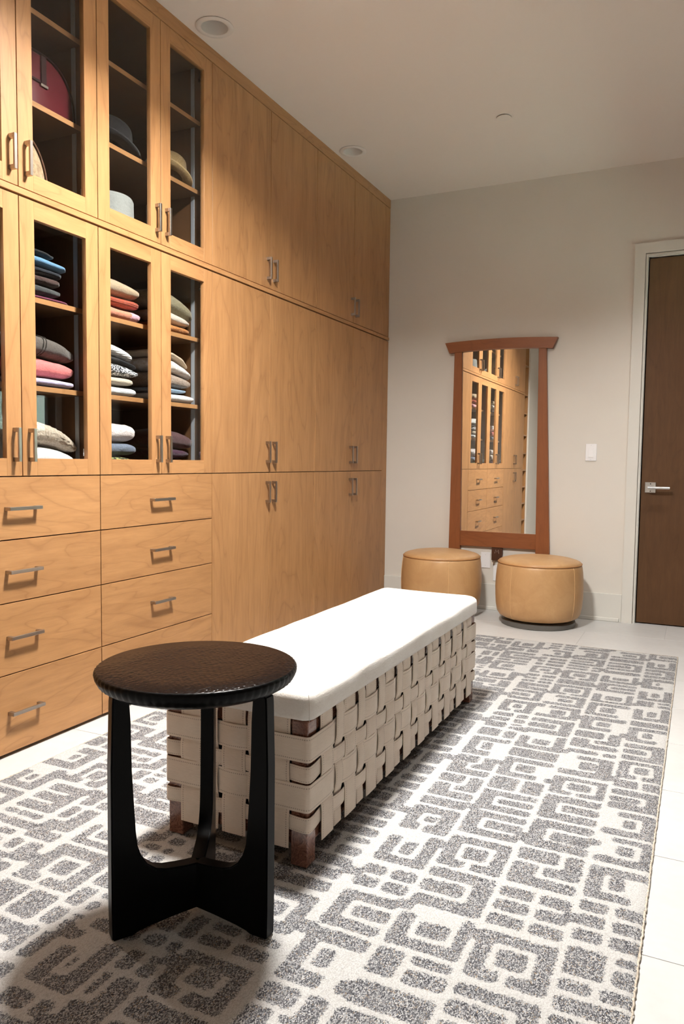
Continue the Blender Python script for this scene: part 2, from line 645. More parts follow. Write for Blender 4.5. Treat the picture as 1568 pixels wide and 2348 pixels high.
# door casing (trim_1) and door_1
g = Geo()
g.prism([(1.750, 0), (1.818, 0), (1.818, 2.464), (2.682, 2.464), (2.682, 0), (2.75, 0), (2.75, 2.532), (1.75, 2.532)], 'y', BACK - .018, BACK)
slab('trim_1', g, paint_trim, 'flat painted casing around the dark door')
g = Geo()
g.prism([(1.8235, 0), (1.8325, 0), (1.8325, 2.446), (2.6675, 2.446), (2.6675, 0), (2.6765, 0), (2.6765, 2.458), (1.8235, 2.458)], 'y', BACK - .012, BACK + .115)
g.prism([(1.8325, 0), (1.8365, 0), (1.8365, 2.442), (2.6635, 2.442), (2.6635, 0), (2.6675, 0), (2.6675, 2.446), (1.8325, 2.446)], 'y', BACK - .002, BACK + .022)
slab('trim_2', g, paint_trim, 'stepped painted door jamb and stop around the dark door')
door = thing('door_1', (2.25, BACK + .045, .006), 'dark brown flush wood door with a satin lever, at the right edge', 'door', kind='structure')
g = Geo(); g.box(1.842, 2.659, BACK + .026, BACK + .066, .006, 2.437, .001)
slabo = mk('door_slab', g, walnut, door)
g = Geo(); g.box(1.866, 1.934, BACK + .017, BACK + .026, .890, .960, .002)
ros = mk('rosette', g, chrome, door); ros['label'] = 'square satin chrome rosette'
g = Geo()
for zz in (.947, .903):
    g.lathe([(.004, 0), (.004, .002)], n=12)
for i, p in enumerate(g.v):   # two small screws, axis along -y
    zz = .949 if i < 24 else .901
    g.v[i] = (1.900 + p[0], BACK + .0175 - p[2], zz + p[1])
mk('screw', g, black_gap, ros)
g = Geo()
g.tube([(1.900, BACK + .02, .925), (1.900, BACK - .028, .925)], .010, 16)
pts = []
for i in range(7):
    a = i / 6 * PI / 2
    pts.append((1.900 + .012 * (1 - math.cos(a)), BACK - .028 - .012 * math.sin(a), .925))
pts += [(2.022, BACK - .040, .925)]
g.tube([(1.888, BACK - .034, .925)] + [(2.022, BACK - .036, .925)], .0095, 16)
lev = mk('lever', g, chrome, door, smooth=True, angle=40); lev['label'] = 'round satin chrome lever'

g = Geo(); g.box(1.6, 2.9, BACK + .121, BACK + .16, -.006, CEIL)  # unseen panel added to stop sky light leaking round the door
slab('wall_light_block', g, back_dark, 'unseen dark panel added behind the closed door to block sky light')
# window_1
win = thing('window_1', (RIGHT + .06, (WY0 + WY1) / 2, WZ0), 'low slot window in the right wall, seen only reflected in cabinet glass', 'window', kind='structure')
g = Geo()
for a in ((WY0, WY0 + .012, WZ0, WZ1), (WY1 - .012, WY1, WZ0, WZ1), (WY0 + .012, WY1 - .012, WZ0, WZ0 + .012), (WY0 + .012, WY1 - .012, WZ1 - .012, WZ1)):
    g.box(RIGHT + .085, RIGHT + .118, *a, .002)
mk('window_frame', g, paint_trim, win)
g = Geo(); g.box(RIGHT + .100, RIGHT + .105, WY0 + .012, WY1 - .012, WZ0 + .012, WZ1 - .012)
mk('pane', g, glass_m, win)
# foliage outside the slot window
random.seed(3)
fol = cloth('garden_foliage', (.58, .70, .62), (.22, .36, .26), 5, .5)
for k, (bx, by) in enumerate(((4.55, 5.75), (4.75, 6.75), (5.35, 7.75))):
    hedge = thing('garden_shrub', (bx, by, 0), ['leafy shrub outside the slot window, nearest the camera', 'leafy shrub outside the slot window, middle of three', 'leafy shrub outside the slot window, furthest along the wall'][k], 'shrub', 'shrubs outside the window')
    bm = bmesh.new(); bmesh.ops.create_icosphere(bm, subdivisions=4, radius=1)
    for p in bm.verts:
        n_ = mnoise.noise(p.co * 3 + Vector((k * 7, 0, 0))) * .25 + mnoise.noise(p.co * 9) * .12
        p.co = Vector((bx, by, 1.25)) + Vector((p.co.x * .42, p.co.y * .40, p.co.z * 1.15)) * (1 + n_)
    G = Geo(); G.bm(bm); mk('foliage', G, fol, hedge, smooth=True)
    G = Geo(); G.tube([(bx, by, 0), (bx + .02, by, .5)], .03, 8); mk('stem', G, darkwood, hedge)
g = Geo(); g.box(RIGHT + .12, 6.5, 2.5, 9.5, -.1, 0)
o = mk('garden_ground', g, fol); tag(o, 'planted ground outside the slot window', 'ground', kind='structure')

# ------------------------------------------------------------------ ceiling fixtures
dl = None
DLAB = {0: 'recessed round downlight at the camera end above the cabinets, behind the camera',
        1: 'recessed round downlight above the left glass cabinets, just out of frame',
        2: 'large round recessed downlight at top of the photo beside the crown trim',
        3: 'smaller-looking round recessed downlight beside the crown trim near the back corner',
        4: 'recessed round downlight nearest the camera on the right side, out of frame',
        5: 'recessed round downlight halfway along the right side, out of frame',
        6: 'recessed downlight cut off by the right edge of the photo'}
for i, (cx, cy) in enumerate(CANS):
    if dl is None:
        dl = thing('downlight', (cx, cy, CEIL), DLAB[i], 'ceiling light', 'recessed downlights')
        g = Geo()
        g.lathe([(CR + .003, .000), (.084, -.0005), (.087, -.004), (.083, -.0075), (CR + .010, -.0085), (CR + .003, -.006), (CR + .003, .0)], (cx, cy, CEIL), 64, cap=False)
        mk('trim_ring', g, can_white, dl, smooth=True, angle=50)
        g = Geo()
        g.lathe([(CR + .003, -.006), (CR, .0), (CR - .004, .03), (CR - .012, .085), (CR - .013, .10), (.001, .10)], (cx, cy, CEIL), 48, cap=False)
        mk('baffle', g, can_white, dl, smooth=True, angle=50)
        cur = dl
    else:
        cur = copy_tree(dl, (cx, cy, CEIL)); cur['label'] = DLAB[i]
    if i not in (1, 5, 6):        # the cans in view are switched off in the photograph
        continue
    energy = {1: 32, 5: SPOT_W * .25, 6: SPOT_W}[i]
    L = lamp('downlight_lamp', 'SPOT', (cx, cy, CEIL + .055), energy, NEUTRAL, spot_size=math.radians(110), spot_blend=.85, shadow_soft_size=.035)
    L.parent = cur; L.location = (0, 0, .055)
# smoke detector / sprinkler cover
sd = thing('sprinkler_cover', (1.105, 4.41, CEIL - .008), 'small flat round white sprinkler cover on the ceiling', 'sprinkler')
g = Geo(); g.lathe([(.0405, 0), (.0415, .0015), (.0405, .003), (.036, .003)], (1.105, 4.41, CEIL - .008), 48)
mk('cover_plate', g, can_white, sd, smooth=True, angle=40)
g = Geo(); g.lathe([(.032, .003), (.032, .008)], (1.105, 4.41, CEIL - .008), 32)
mk('cover_stem', g, black_gap, sd)

# flush ceiling lamp above the bench (outside the frame)
pl = thing('flush_ceiling_lamp', (PENDANT[0], PENDANT[1], CEIL), 'round drum ceiling lamp above the bench, out of frame', 'ceiling lamp')
px_, py_, pz_ = PENDANT
shade_m = plain('lamp_shade', (.75, .70, .62), .7)
g = Geo(); g.lathe([(.19, 0), (.19, .07), (.186, .07), (.186, 0), (.19, 0)], (px_, py_, pz_ - .005), 48, cap=False); mk('shade', g, shade_m, pl, smooth=True, angle=40)
g = Geo(); g.lathe([(.06, 0), (.06, .02)], (px_, py_, CEIL - .02), 32); mk('canopy', g, nickel, pl)
g = Geo(); g.tube([(px_, py_, CEIL - .02), (px_, py_, pz_ + .02)], .008, 8); mk('rod', g, nickel, pl)
g = Geo(); g.lathe([(.001, .02), (.185, .02), (.185, .024), (.001, .024)], (px_, py_, pz_), 48, cap=False); mk('plate', g, can_white, pl)
L = lamp('ceiling_lamp_down', 'AREA', (px_, py_, pz_ + .0), MAIN_W, NEUTRAL, shape='DISK', size=.30, spread=math.radians(152))
L.parent = pl; L.location = (0, 0, pz_ - CEIL + .010)
L = lamp('ceiling_lamp_up', 'AREA', (px_, py_, pz_ + .05), MAIN_W * .32, NEUTRAL, shape='DISK', size=.30)
L.parent = pl; L.location = (0, 0, pz_ - CEIL + .035); L.rotation_euler = (PI, 0, 0)

# ------------------------------------------------------------------ cabinets
V0 = 1.9646 - .3882
VG = [V0 + .3882 * i for i in range(5)]           # glass door edges .. V4 = 3.1288
V4 = VG[4]
VS = [V4 + .5538 * i for i in range(5)]           # solid door edges .. V8 = 5.344
VB = [V0 - .5538 * 2, V0 - .5538, V0]
Z_CB, Z_MU, Z_ML, Z_DT = 2.9848, 2.0248, 1.9961, 1.0068
Z_D = [Z_DT, .7816, .5562, .2979, .012]
GAP = .0020
DT = .021
DEPTH = -.56
YEND = VB[0]

# crown, mid rail, fillers, toe kick: parts of the setting
g = Geo(); g.box(-.05, .0, YEND, BACK - .001, Z_CB + .002, CEIL, .0008)
slab('trim_3', g, wood_h, 'wooden crown strip between the cabinets and the ceiling')
g = Geo(); g.box(-.05, .004, YEND, BACK - .001, Z_ML + .0045, Z_MU - .0025, .0008)
slab('trim_4', g, wood_h, 'thin wooden rail between the upper and lower cabinet doors')
g = Geo(); g.box(-.05, -.001, VS[4] + .0015, BACK - .001, .012, Z_ML - .002, .0008); g.box(-.05, -.001, VS[4] + .0015, BACK - .001, Z_MU + .002, Z_CB - .002, .0008)
slab('trim_5', g, wood_v, 'narrow vertical wooden filler where cabinets meet the back wall')
g = Geo(); g.box(-.06, -.03, YEND, BACK - .001, 0, .022)
slab('trim_6', g, black_gap, 'black recessed toe kick under the cabinets')

BAR = .120


def handle(parent, x, y, z, vertical=True, length=BAR):
    """square U pull: bar and two posts, one mesh"""
    g = Geo(); h = length / 2; wd = .0062; so = .030; th = .008
    if vertical:
        g.box(so - th, so, y - wd, y + wd, z - h, z + h, .0007)
        for s in (-1, 1):
            zc = z + s * (h - .0075)
            g.box(x - .0005, so - th, y - wd, y + wd, zc - .0075, zc + .0075, .0005)
    else:
        g.box(so - th, so, y - h, y + h, z - wd, z + wd, .0007)
        for s in (-1, 1):
            yc = y + s * (h - .0075)
            g.box(x - .0005, so - th, yc - .0075, yc + .0075, z - wd, z + wd, .0005)
    o = mk('handle', g, nickel, parent)
    o['label'] = 'brushed nickel square bar pull'
    return o


def carcass(t, y0, y1, z0, z1, mat, back=True):
    g = Geo(); T = .018; xf = -DT - .0015
    g.box(DEPTH, xf, y0 + .0005, y0 + T, z0, z1); g.box(DEPTH, xf, y1 - T, y1 - .0005, z0, z1)
    g.box(DEPTH, xf, y0 + T, y1 - T, z0, z0 + T); g.box(DEPTH, xf, y0 + T, y1 - T, z1 - T, z1)
    mk('back_panel', Geo().box(DEPTH, DEPTH + .008, y0 + T, y1 - T, z0 + T, z1 - T), back_dark, t)
    return mk('carcass', g, mat, t)


def solid_cabinet(y0, y1, z0, z1, hz, label, cat='cabinet', group=None):
    t = thing('wardrobe_cabinet', ((DEPTH) / 2, (y0 + y1) / 2, z0), label, cat, group)
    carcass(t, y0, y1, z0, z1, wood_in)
    ym = (y0 + y1) / 2
    for (a, b, s) in ((y0, ym, -1), (ym, y1, 1)):
        g = Geo(); g.box(-DT, 0, a + GAP, b - GAP, z0 + GAP, z1 - GAP, .0007)
        d = mk('door', g, wood_v, t)
        handle(d, 0, ym + s * .034, hz)
    return t


def glass_cabinet(y0, y1, z0, z1, gz0, gz1, hz, shelves, label, group=None):
    t = thing('display_cabinet', ((DEPTH) / 2, (y0 + y1) / 2, z0), label, 'cabinet', group)
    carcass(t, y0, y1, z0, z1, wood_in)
    ym = (y0 + y1) / 2
    for zs in shelves:
        g = Geo(); g.box(DEPTH + .01, -.0605, y0 + .0195, y1 - .0195, zs - .0195, zs)
        g.box(-.0605, -.059, y0 + .0195, y1 - .0195, zs - .0195, zs, .0004, 1)
        mk('shelf', g, [wood_in, wood_h], t)
    for ys in (y0 + .018, y1 - .018 - .005):
        g = Geo(); g.box(-.111, -.091, ys, ys + .005, z0 + .02, z1 - .02, .0005)
        o = mk('light_channel', g, alu, t); o['label'] = 'pale aluminium channel down the side panel'
        g = Geo()
        sgn = 1 if ys < ym else -1
        yy = ys + (.0003 if sgn > 0 else .0047)
        zz = z0 + .12
        while zz < z1 - .1:
            g.lathe([(.0025, 0), (.0025, .0006)], n=8)
            for i in range(len(g.v) - 16, len(g.v)):
                p = g.v[i]; g.v[i] = (-.057 + p[0], yy + sgn * (p[2] - .0004), zz + p[1])
            zz += .032
        o = mk('pin_holes', g, black_gap, t); o['kind'] = 'stuff'
    for (a, b, s) in ((y0, ym, -1), (ym, y1, 1)):
        ga, gb = a + .0675, b - .0675
        g = Geo()
        g.box(-DT, 0, a + GAP, ga, z0 + GAP, z1 - GAP, .0006, 0); g.box(-DT, 0, gb, b - GAP, z0 + GAP, z1 - GAP, .0006, 0)
        g.box(-DT, 0, ga, gb, z0 + GAP, gz0, .0006, 1); g.box(-DT, 0, ga, gb, gz1, z1 - GAP, .0006, 1)
        d = mk('door', g, [wood_v, wood_h], t)
        g = Geo(); g.box(-.014, -.010, ga - .004, gb + .004, gz0 - .004, gz1 + .004)
        p = mk('glass_pane', g, glass_m, d); p['label'] = 'clear glass pane'
        handle(d, 0, ym + s * .034, hz)
        # concealed hinges on the side panel
        yh = y0 + .018 if s < 0 else y1 - .018
        for zh in (z0 + .085, z1 - .085):
            g = Geo(); q = .006 * (-s)
            g.box(-.062, -.026, min(yh, yh + q * 2), max(yh, yh + q * 2), zh - .009, zh + .009, .001)
            g.box(-.044, -.024, min(yh, yh + q * 5), max(yh, yh + q * 5), zh - .005, zh + .022, .001)
            mk('hinge', g, chrome, d)
    return t


def drawer_stack(y0, y1, label):
    t = thing('drawer_unit', (DEPTH / 2, (y0 + y1) / 2, .012), label, 'drawers', 'drawer units under the glass doors')
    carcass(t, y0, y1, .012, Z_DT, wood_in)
    for i in range(4):
        za, zb = Z_D[i + 1], Z_D[i]
        g = Geo(); g.box(-DT, 0, y0 + GAP, y1 - GAP, za + GAP, zb - GAP, .0007)
        d = mk('drawer', g, wood_h, t)
        hz = zb - (.113 if i < 2 else (.124 if i == 2 else .140))
        handle(d, 0, (y0 + y1) / 2 - .010, hz, False, .145)
    return t


A0, A1, B1 = VG[0], VG[2], VG[4]
SHU = (2.708, 2.380); SHL = (1.671, 1.344)
glass_cabinet(A0, A1, Z_MU, Z_CB, 2.0873, 2.9175, 2.130, SHU, 'upper glass-door cabinet with the red handbag, cut by the left edge')
glass_cabinet(A1, B1, Z_MU, Z_CB, 2.0873, 2.9175, 2.130, SHU, 'upper glass-door cabinet holding the black, grey and straw hats')
glass_cabinet(A0, A1, Z_DT, Z_ML, 1.0715, 1.931, 1.120, SHL, 'lower glass-door cabinet with coral and fleece clothes, cut by the left edge')
glass_cabinet(A1, B1, Z_DT, Z_ML, 1.0715, 1.931, 1.120, SHL, 'lower glass-door cabinet holding the rust, olive and plum knits')
drawer_stack(A0, A1, 'left stack of four wide wooden drawers, cut by the left edge')
drawer_stack(A1, B1, 'right stack of four wooden drawers behind the black side table')
for (a, b, who) in ((VS[0], VS[2], 'beside the glass doors'), (VS[2], VS[4], 'in the corner by the back wall'), (VB[0], VB[2], 'at the camera end, seen in the mirror')):
    solid_cabinet(a, b, Z_MU, Z_CB, 2.130, 'upper solid two-door honey wood cabinet ' + who, group='solid-door cabinets')
    solid_cabinet(a, b, Z_DT, Z_ML, 1.121, 'middle-height solid two-door honey wood cabinet ' + who, group='solid-door cabinets')
    solid_cabinet(a, b, .012, Z_DT, .898, 'floor-level solid two-door honey wood cabinet ' + who, group='solid-door cabinets')
# open shelf unit past the end of the run
t = thing('open_shelf_unit', (-.28, .315, 0), 'open wooden shoe shelves at the end of the run, seen only in the mirror', 'shelves')
g = Geo(); g.box(DEPTH, -.02, .163, .181, 0, CEIL - .001); g.box(DEPTH, DEPTH + .01, .181, YEND - .001, 0, CEIL - .001)
mk('side_panel', g, wood_v, t)
for zz in (.05, .28, .51, .74, .97, 1.2, 1.45, 1.75, 2.0, 2.4):
    g = Geo(); g.box(DEPTH + .011, -.02, .182, YEND - .001, zz, zz + .018); mk('shelf', g, wood_h, t)

# ------------------------------------------------------------------ mirror on the back wall
YF = BACK - .034
mir = thing('wall_mirror', (.87, BACK - .017, .44), 'tall cherry-framed wall mirror with an arched flared top, above the ottomans', 'mirror')


def post(x0b, x1b, x0t, x1t, z0, z1):
    g = Geo()
    a = [(x0b, YF, z0), (x1b, YF, z0), (x1b, BACK - .002, z0), (x0b, BACK - .002, z0), (x0t, YF, z1), (x1t, YF, z1), (x1t, BACK - .002, z1), (x0t, BACK - .002, z1)]
    bm = bmesh.new(); vs_ = [bm.verts.new(p) for p in a]
    for q in ((3, 2, 1, 0), (4, 5, 6, 7), (0, 1, 5, 4), (1, 2, 6, 5), (2, 3, 7, 6), (3, 0, 4, 7)):
        bm.faces.new([vs_[i] for i in q])
    bmesh.ops.bevel(bm, geom=list(bm.edges), offset=.002, segments=1, affect='EDGES')
    g.bm(bm)
    return mk('post', g, cherry_v, mir)


post(.523, .610, .536, .592, .436, 1.884)
post(1.162, 1.259, 1.144, 1.197, .436, 1.884)
g = Geo(); g.box(.606, 1.166, YF + .006, BACK - .002, .463, .573, .0015); mk('bottom_rail', g, cherry_h, mir)
poly = []
NA = 14
for i in range(NA + 1):
    u = i / NA; x = .500 + (1.240 - .500) * u
    poly.append((x, 1.874 + .016 * (1 - (2 * u - 1) ** 2)))
for i in range(NA + 1):
    u = 1 - i / NA; x = .466 + (1.274 - .466) * u
    poly.append((x, 1.949 + .014 * (1 - (2 * u - 1) ** 2)))
g = Geo(); g.prism(poly, 'y', YF - .010, BACK - .002); mk('crown_rail', g, cherry_h, mir)
g = Geo(); g.prism([(.600, .568), (1.170, .568), (1.148, 1.893), (.585, 1.893)], 'y', BACK - .018, BACK - .012)
o = mk('mirror_glass', g, mirror_m, mir); o['label'] = 'silvered mirror glass'

# light switch, blank plates, plaque
sw = thing('light_switch', (1.5145, BACK - .003, 1.1565), 'white rocker light switch on the wall between mirror and door', 'switch')
g = Geo(); g.box(1.478, 1.551, BACK - .006, BACK - .0005, 1.098, 1.215, .002); mk('cover_plate', g, white_pl, sw)
g = Geo(); g.box(1.4975, 1.5315, BACK - .0075, BACK - .006, 1.122, 1.191, .0005); mk('rocker_bezel', g, white_pl, sw)
g = Geo(); g.prism([(BACK - .0105, 1.125), (BACK - .0075, 1.125), (BACK - .0075, 1.188), (BACK - .0085, 1.188)], 'x', 1.5, 1.529); mk('rocker', g, white_pl, sw)
g = Geo()
for zz in (1.107, 1.206):
    g.box(1.513, 1.516, BACK - .0064, BACK - .006, zz - .0015, zz + .0015)
mk('screw', g, alu, sw)
ol = thing('wall_plate', (.7985, BACK - .003, .363), 'white blank wall plate on the wall between the two ottomans', 'wall plate')
g = Geo(); g.box(.763, .834, BACK - .006, BACK - .0005, .305, .421, .002); mk('cover_plate', g, white_pl, ol)
g = Geo()
for zz in (.325, .401): g.box(.797, .800, BACK - .0064, BACK - .006, zz - .0015, zz + .0015)
mk('screw', g, alu, ol)
o2 = thing('wall_plate', (.892, BACK - .003, .29), 'white wall plate under the dark plaque, mostly hidden by the right ottoman', 'wall plate')
g = Geo(); g.box(.857, .928, BACK - .006, BACK - .0005, .215, .331, .002); mk('cover_plate', g, white_pl, o2)
pq = thing('wood_plaque', (.884, BACK - .012, .366), 'small dark wood plaque with a pale letter mark, under the mirror', 'plaque')
g = Geo(); g.prism([(.846, .368), (.905, .368), (.920, .385), (.926, .42), (.924, .462), (.846, .462)], 'y', BACK - .022, BACK - .002)
mk('plaque_body', g, darkwood, pq)
pale = plain('plaque_mark', (.62, .55, .48), .4, .3)
g = Geo()
mpts = [(.870, .420), (.876, .446), (.885, .428), (.895, .446), (.900, .418)]
g.tube([(x, BACK - .0225, z) for x, z in mpts], .0012, 6)
mk('letter_mark', g, pale, pq)
g = Geo(); g.box(.857, .866, BACK - .016, BACK - .010, .331, .369, .001); g.box(.868, .872, BACK - .016, BACK - .010, .345, .369, .001)
o = mk('prong', g, chrome, pq); o['label'] = 'short metal prong'

# ------------------------------------------------------------------ rug
RX0, RX1, RY0, RY1 = .150, 2.128, .30, 4.570


def rug_pattern(nx, ny, cell):
    rnd = random.Random(11)
    P = np.zeros((nx, ny))

    def fill(x0, x1, y0, y1, v=1.0):
        i0, i1 = max(0, int(round(x0 / cell))), min(nx, int(round(x1 / cell)))
        j0, j1 = max(0, int(round(y0 / cell))), min(ny, int(round(y1 / cell)))
        if i1 > i0 and j1 > j0: P[i0:i1, j0:j1] = v
    Wd, Hd = nx * cell, ny * cell
    # columns of cells between long ivory bands
    x = 0.0
    cols = []
    while x < Wd - .05:
        w_ = rnd.choice([.085, .11, .13, .15, .17, .19])
        if Wd - (x + w_) < .10: w_ = Wd - x
        cols.append((x, min(Wd, x + w_)))
        x += w_ + rnd.choice([.018, .020, .024, .036])
    G = .0175
    for (a, b) in cols:
        y = rnd.uniform(-.1, 0)
        w_ = b - a
        while y < Hd:
            k = rnd.random()
            if w_ < .115 and k < .6: k = .75
            if k < .34:                                   # block inside a broken ring
                s = rnd.choice([.030, .036, .043]); h = 2 * s + 2 * G + rnd.uniform(.042, .072)
                fill(a, b, y, y + h); fill(a + s, b - s, y + s, y + h - s, 0)
                fill(a + s + G, b - s - G, y + s + G, y + h - s - G)
                e = rnd.random()
                if e < .28: fill(a, b - s, y + h - s, y + h, 0)
                elif e < .5: fill(b - s, b, y, y + h - s, 0)
                elif e < .75: fill(a, a + s, y + s, y + h, 0)
                else: fill(a + w_ * .4, a + w_ * .4 + .02, y, y + s, 0)
            elif k < .50:                                 # C or U with inner bar
                s = rnd.choice([.038, .046]); h = 2 * s + 2 * G + rnd.uniform(.035, .055)
                fill(a, b, y, y + h)
                if rnd.random() < .5: fill(a + s, b, y + s, y + h - s, 0); fill(a + s + G, b, y + s + G, y + h - s - G)
                else: fill(a, b - s, y + s, y + h - s, 0); fill(a, b - s - G, y + s + G, y + h - s - G)
            elif k < .58:                                 # comb of bars on a spine
                nb = rnd.choice([2, 3]); t_ = rnd.choice([.038, .046]); h = nb * t_ + (nb - 1) * G
                for i in range(nb): fill(a, b, y + i * (t_ + G), y + i * (t_ + G) + t_)
                if rnd.random() < .5: fill(a, a + .05, y, y + h)
                else: fill(b - .05, b, y, y + h)
            elif k < .74:                                 # stacked dashes
                t_ = rnd.choice([.030, .038, .046]); nb = rnd.choice([1, 2, 3]); h = t_ * nb + G * (nb - 1)
                sp = a + w_ * rnd.choice([.35, .5, .65])
                for i in range(nb):
                    fill(a, sp - G / 2, y + i * (t_ + G), y + i * (t_ + G) + t_); fill(sp + G / 2, b, y + i * (t_ + G), y + i * (t_ + G) + t_)
            elif k < .88:                                 # two blocks side by side
                h = rnd.uniform(.06, .10); sp = a + w_ * rnd.choice([.4, .55, .6])
                fill(a, sp - G * .5, y, y + h); fill(sp + G * .5, b, y, y + h * rnd.choice([1, .5]))
                fill(sp + G * .5, b, y + h * .72, y + h)
            elif k < .95:                                 # hook
                h = rnd.uniform(.15, .20); s = .05
                fill(a, b, y, y + s); fill(a, a + s + .01, y, y + h * .55); fill(a + s + .03, b, y + s + G, y + h * .55)
                fill(b - s, b, y + s + G, y + h); fill(a, b - s - G, y + h * .55 + G, y + h)
            else:
                h = rnd.uniform(.05, .09); fill(a, b, y, y + h)
            y += h + rnd.choice([.018, .020, .026])
    for i in range(len(cols) - 1):                        # bridges across the long ivory bands
        y = rnd.uniform(0, .4)
        while y < Hd:
            fill(cols[i][1] - .01, cols[i + 1][0] + .01, y, y + .04)
            y += rnd.uniform(.2, .5)
    return P


def build_rug():
    cell = .009
    nx = int(round((RX1 - RX0) / cell)); ny = int(round((RY1 - RY0) / cell))
    P = rug_pattern(nx, ny, cell)
    xs = np.linspace(RX0, RX1, nx + 1); ys = np.linspace(RY0, RY1, ny + 1)
    # corner values = mean of the four cells
    Q = np.zeros((nx + 1, ny + 1)); W_ = np.zeros_like(Q)
    for dx in (0, 1):
        for dy in (0, 1):
            Q[dx:nx + dx, dy:ny + dy] += P; W_[dx:nx + dx, dy:ny + dy] += 1
    Q /= W_
    X, Y = np.meshgrid(xs, ys, indexing='ij')
    rs = np.random.RandomState(4)
    Zt = .0075 + .0022 * (1 - Q) + rs.uniform(-.0005, .0005, Q.shape)
    # uneven selvedge
    X = X.copy()
    X[-1, :] += rs.uniform(-.004, .005, ny + 1); X[0, :] += rs.uniform(-.004, .004, ny + 1)
    Zt[0, :] = Zt[-1, :] = .004; Zt[:, 0] = Zt[:, -1] = .004
    v = np.stack([X, Y, Zt], -1).reshape(-1, 3)
    nv = len(v)
    idx = np.arange(nv).reshape(nx + 1, ny + 1)
    f = np.stack([idx[:-1, :-1], idx[1:, :-1], idx[1:, 1:], idx[:-1, 1:]], -1).reshape(-1, 4)
    me = bpy.data.meshes.new('rug')
    me.from_pydata(v.tolist(), [], f.tolist())
    at = me.attributes.new('pattern', 'FLOAT', 'POINT')
    at.data.foreach_set('value', Q.reshape(-1).astype(np.float32))
    me.materials.append(rug_m)
    me.polygons.foreach_set('use_smooth', [True] * len(me.polygons))
    o = bpy.data.objects.new('pile', me)
    rug = thing('rug', (0, 0, 0), 'large ivory and charcoal rug with a geometric maze pattern', 'rug')
    o.location = (0, 0, 0); COL.objects.link(o); o.parent = rug
    WORLD[o.name] = Vector((0, 0, 0))
    g = Geo()
    g.box(RX0 + .002, RX1 - .002, RY0 + .002, RY1 - .002, .0005, .004)
    mk('backing', g, rug_edge, rug)
    g = Geo()
    rr = random.Random(5)
    for xe in (RX0, RX1):
        n_ = 700
        pts = [(xe + rr.uniform(-.0012, .0016), RY0 + (RY1 - RY0) * i / n_, .0040 + rr.uniform(-.0006, .0006)) for i in range(n_ + 1)]
        g.tube(pts, .0026, 5)
    for ye in (RY1,):
        pts = [(RX0 + (RX1 - RX0) * i / 200, ye + rr.uniform(-.002, .002), .0042) for i in range(201)]
        g.tube(pts, .003, 5)
    b_ = mk('bound_edge', g, rug_edge, rug, smooth=True); b_['label'] = 'frayed tan bound edge'
    return rug


build_rug()
RZ = .0105

# ------------------------------------------------------------------ woven bench
BX0, BX1, BY0, BY1 = .867, 1.320, 1.686, 3.272
bench = thing('woven_bench', ((BX0 + BX1) / 2, (BY0 + BY1) / 2, RZ), 'long storage bench of woven pale hide straps with a white hide cushion', 'bench')
for (a, b) in ((BX0, BY0), (BX1 - .055, BY0), (BX0, BY1 - .055), (BX1 - .055, BY1 - .055)):
    g = Geo(); g.box(a + .003, a + .052, b + .003, b + .052, RZ, .402, .003, seg=2)
    o = mk('leg', g, burl, bench); o['label'] = 'reddish burl wood corner leg'
g = Geo(); g.box(BX0 + .03, BX1 - .03, BY0 + .03, BY1 - .03, .07, .400, .002)
mk('lining', g, dark_core, bench)
g = Geo()   # upper and lower rails seen through the gaps
for zz in ((.068, .105), (.366, .400)):
    g.box(BX0 + .054, BX1 - .054, BY0 + .008, BY0 + .028, *zz); g.box(BX0 + .054, BX1 - .054, BY1 - .028, BY1 - .008, *zz)
    g.box(BX0 + .008, BX0 + .028, BY0 + .054, BY1 - .054, *zz); g.box(BX1 - .028, BX1 - .008, BY0 + .054, BY1 - .054, *zz)
mk('frame_rail', g, burl, bench)

ROWS = [(.296, .364, 'w'), (.2415, .285, 'n'), (.162, .236, 'w'), (.1075, .148, 'n')]     # horizontal straps H1..H4
TH = .0032
AMP = .0040
SY = .1540
WY = [1.790 + SY * i for i in range(10)]; NY = [WY[i] + SY / 2 for i in range(9)]
WX = [.9535, 1.0925, 1.2295]; NX = [1.0235, 1.1605]
WW, NWd = .073, .046
WWx, NWx = .071, .040


def strap_mesh(g, pts, nrm, side, half, th):
    """ribbon through pts; nrm outward normal, side = width direction (unit vectors per point)"""
    b = len(g.v); L = 0; us = []
    for i, p in enumerate(pts):
        if i: L += (Vector(p) - Vector(pts[i - 1])).length
        us.append(L)
        P_ = Vector(p); N_ = Vector(nrm[i]); S_ = Vector(side[i])
        crown = .0007
        for (s, o_) in ((-half, -crown), (-half * .8, 0), (half * .8, 0), (half, -crown)):
            g.v.append(tuple(P_ + S_ * s + N_ * (th / 2 + o_)))
        for (s, o_) in ((half, 0), (-half, 0)):
            g.v.append(tuple(P_ + S_ * s - N_ * (th / 2)))
    vmap = [0, .1, .9, 1, 1, 0]
    for i in range(len(pts) - 1):
        for j in range(6):
            j2 = (j + 1) % 6
            q = (b + i * 6 + j, b + i * 6 + j2, b + (i + 1) * 6 + j2, b + (i + 1) * 6 + j)
            g.uv[len(g.f)] = [(us[i], vmap[j]), (us[i], vmap[j2]), (us[i + 1], vmap[j2]), (us[i + 1], vmap[j])] if j < 3 else [(0, .5)] * 4
            g.f.append(q); g.m.append(0)


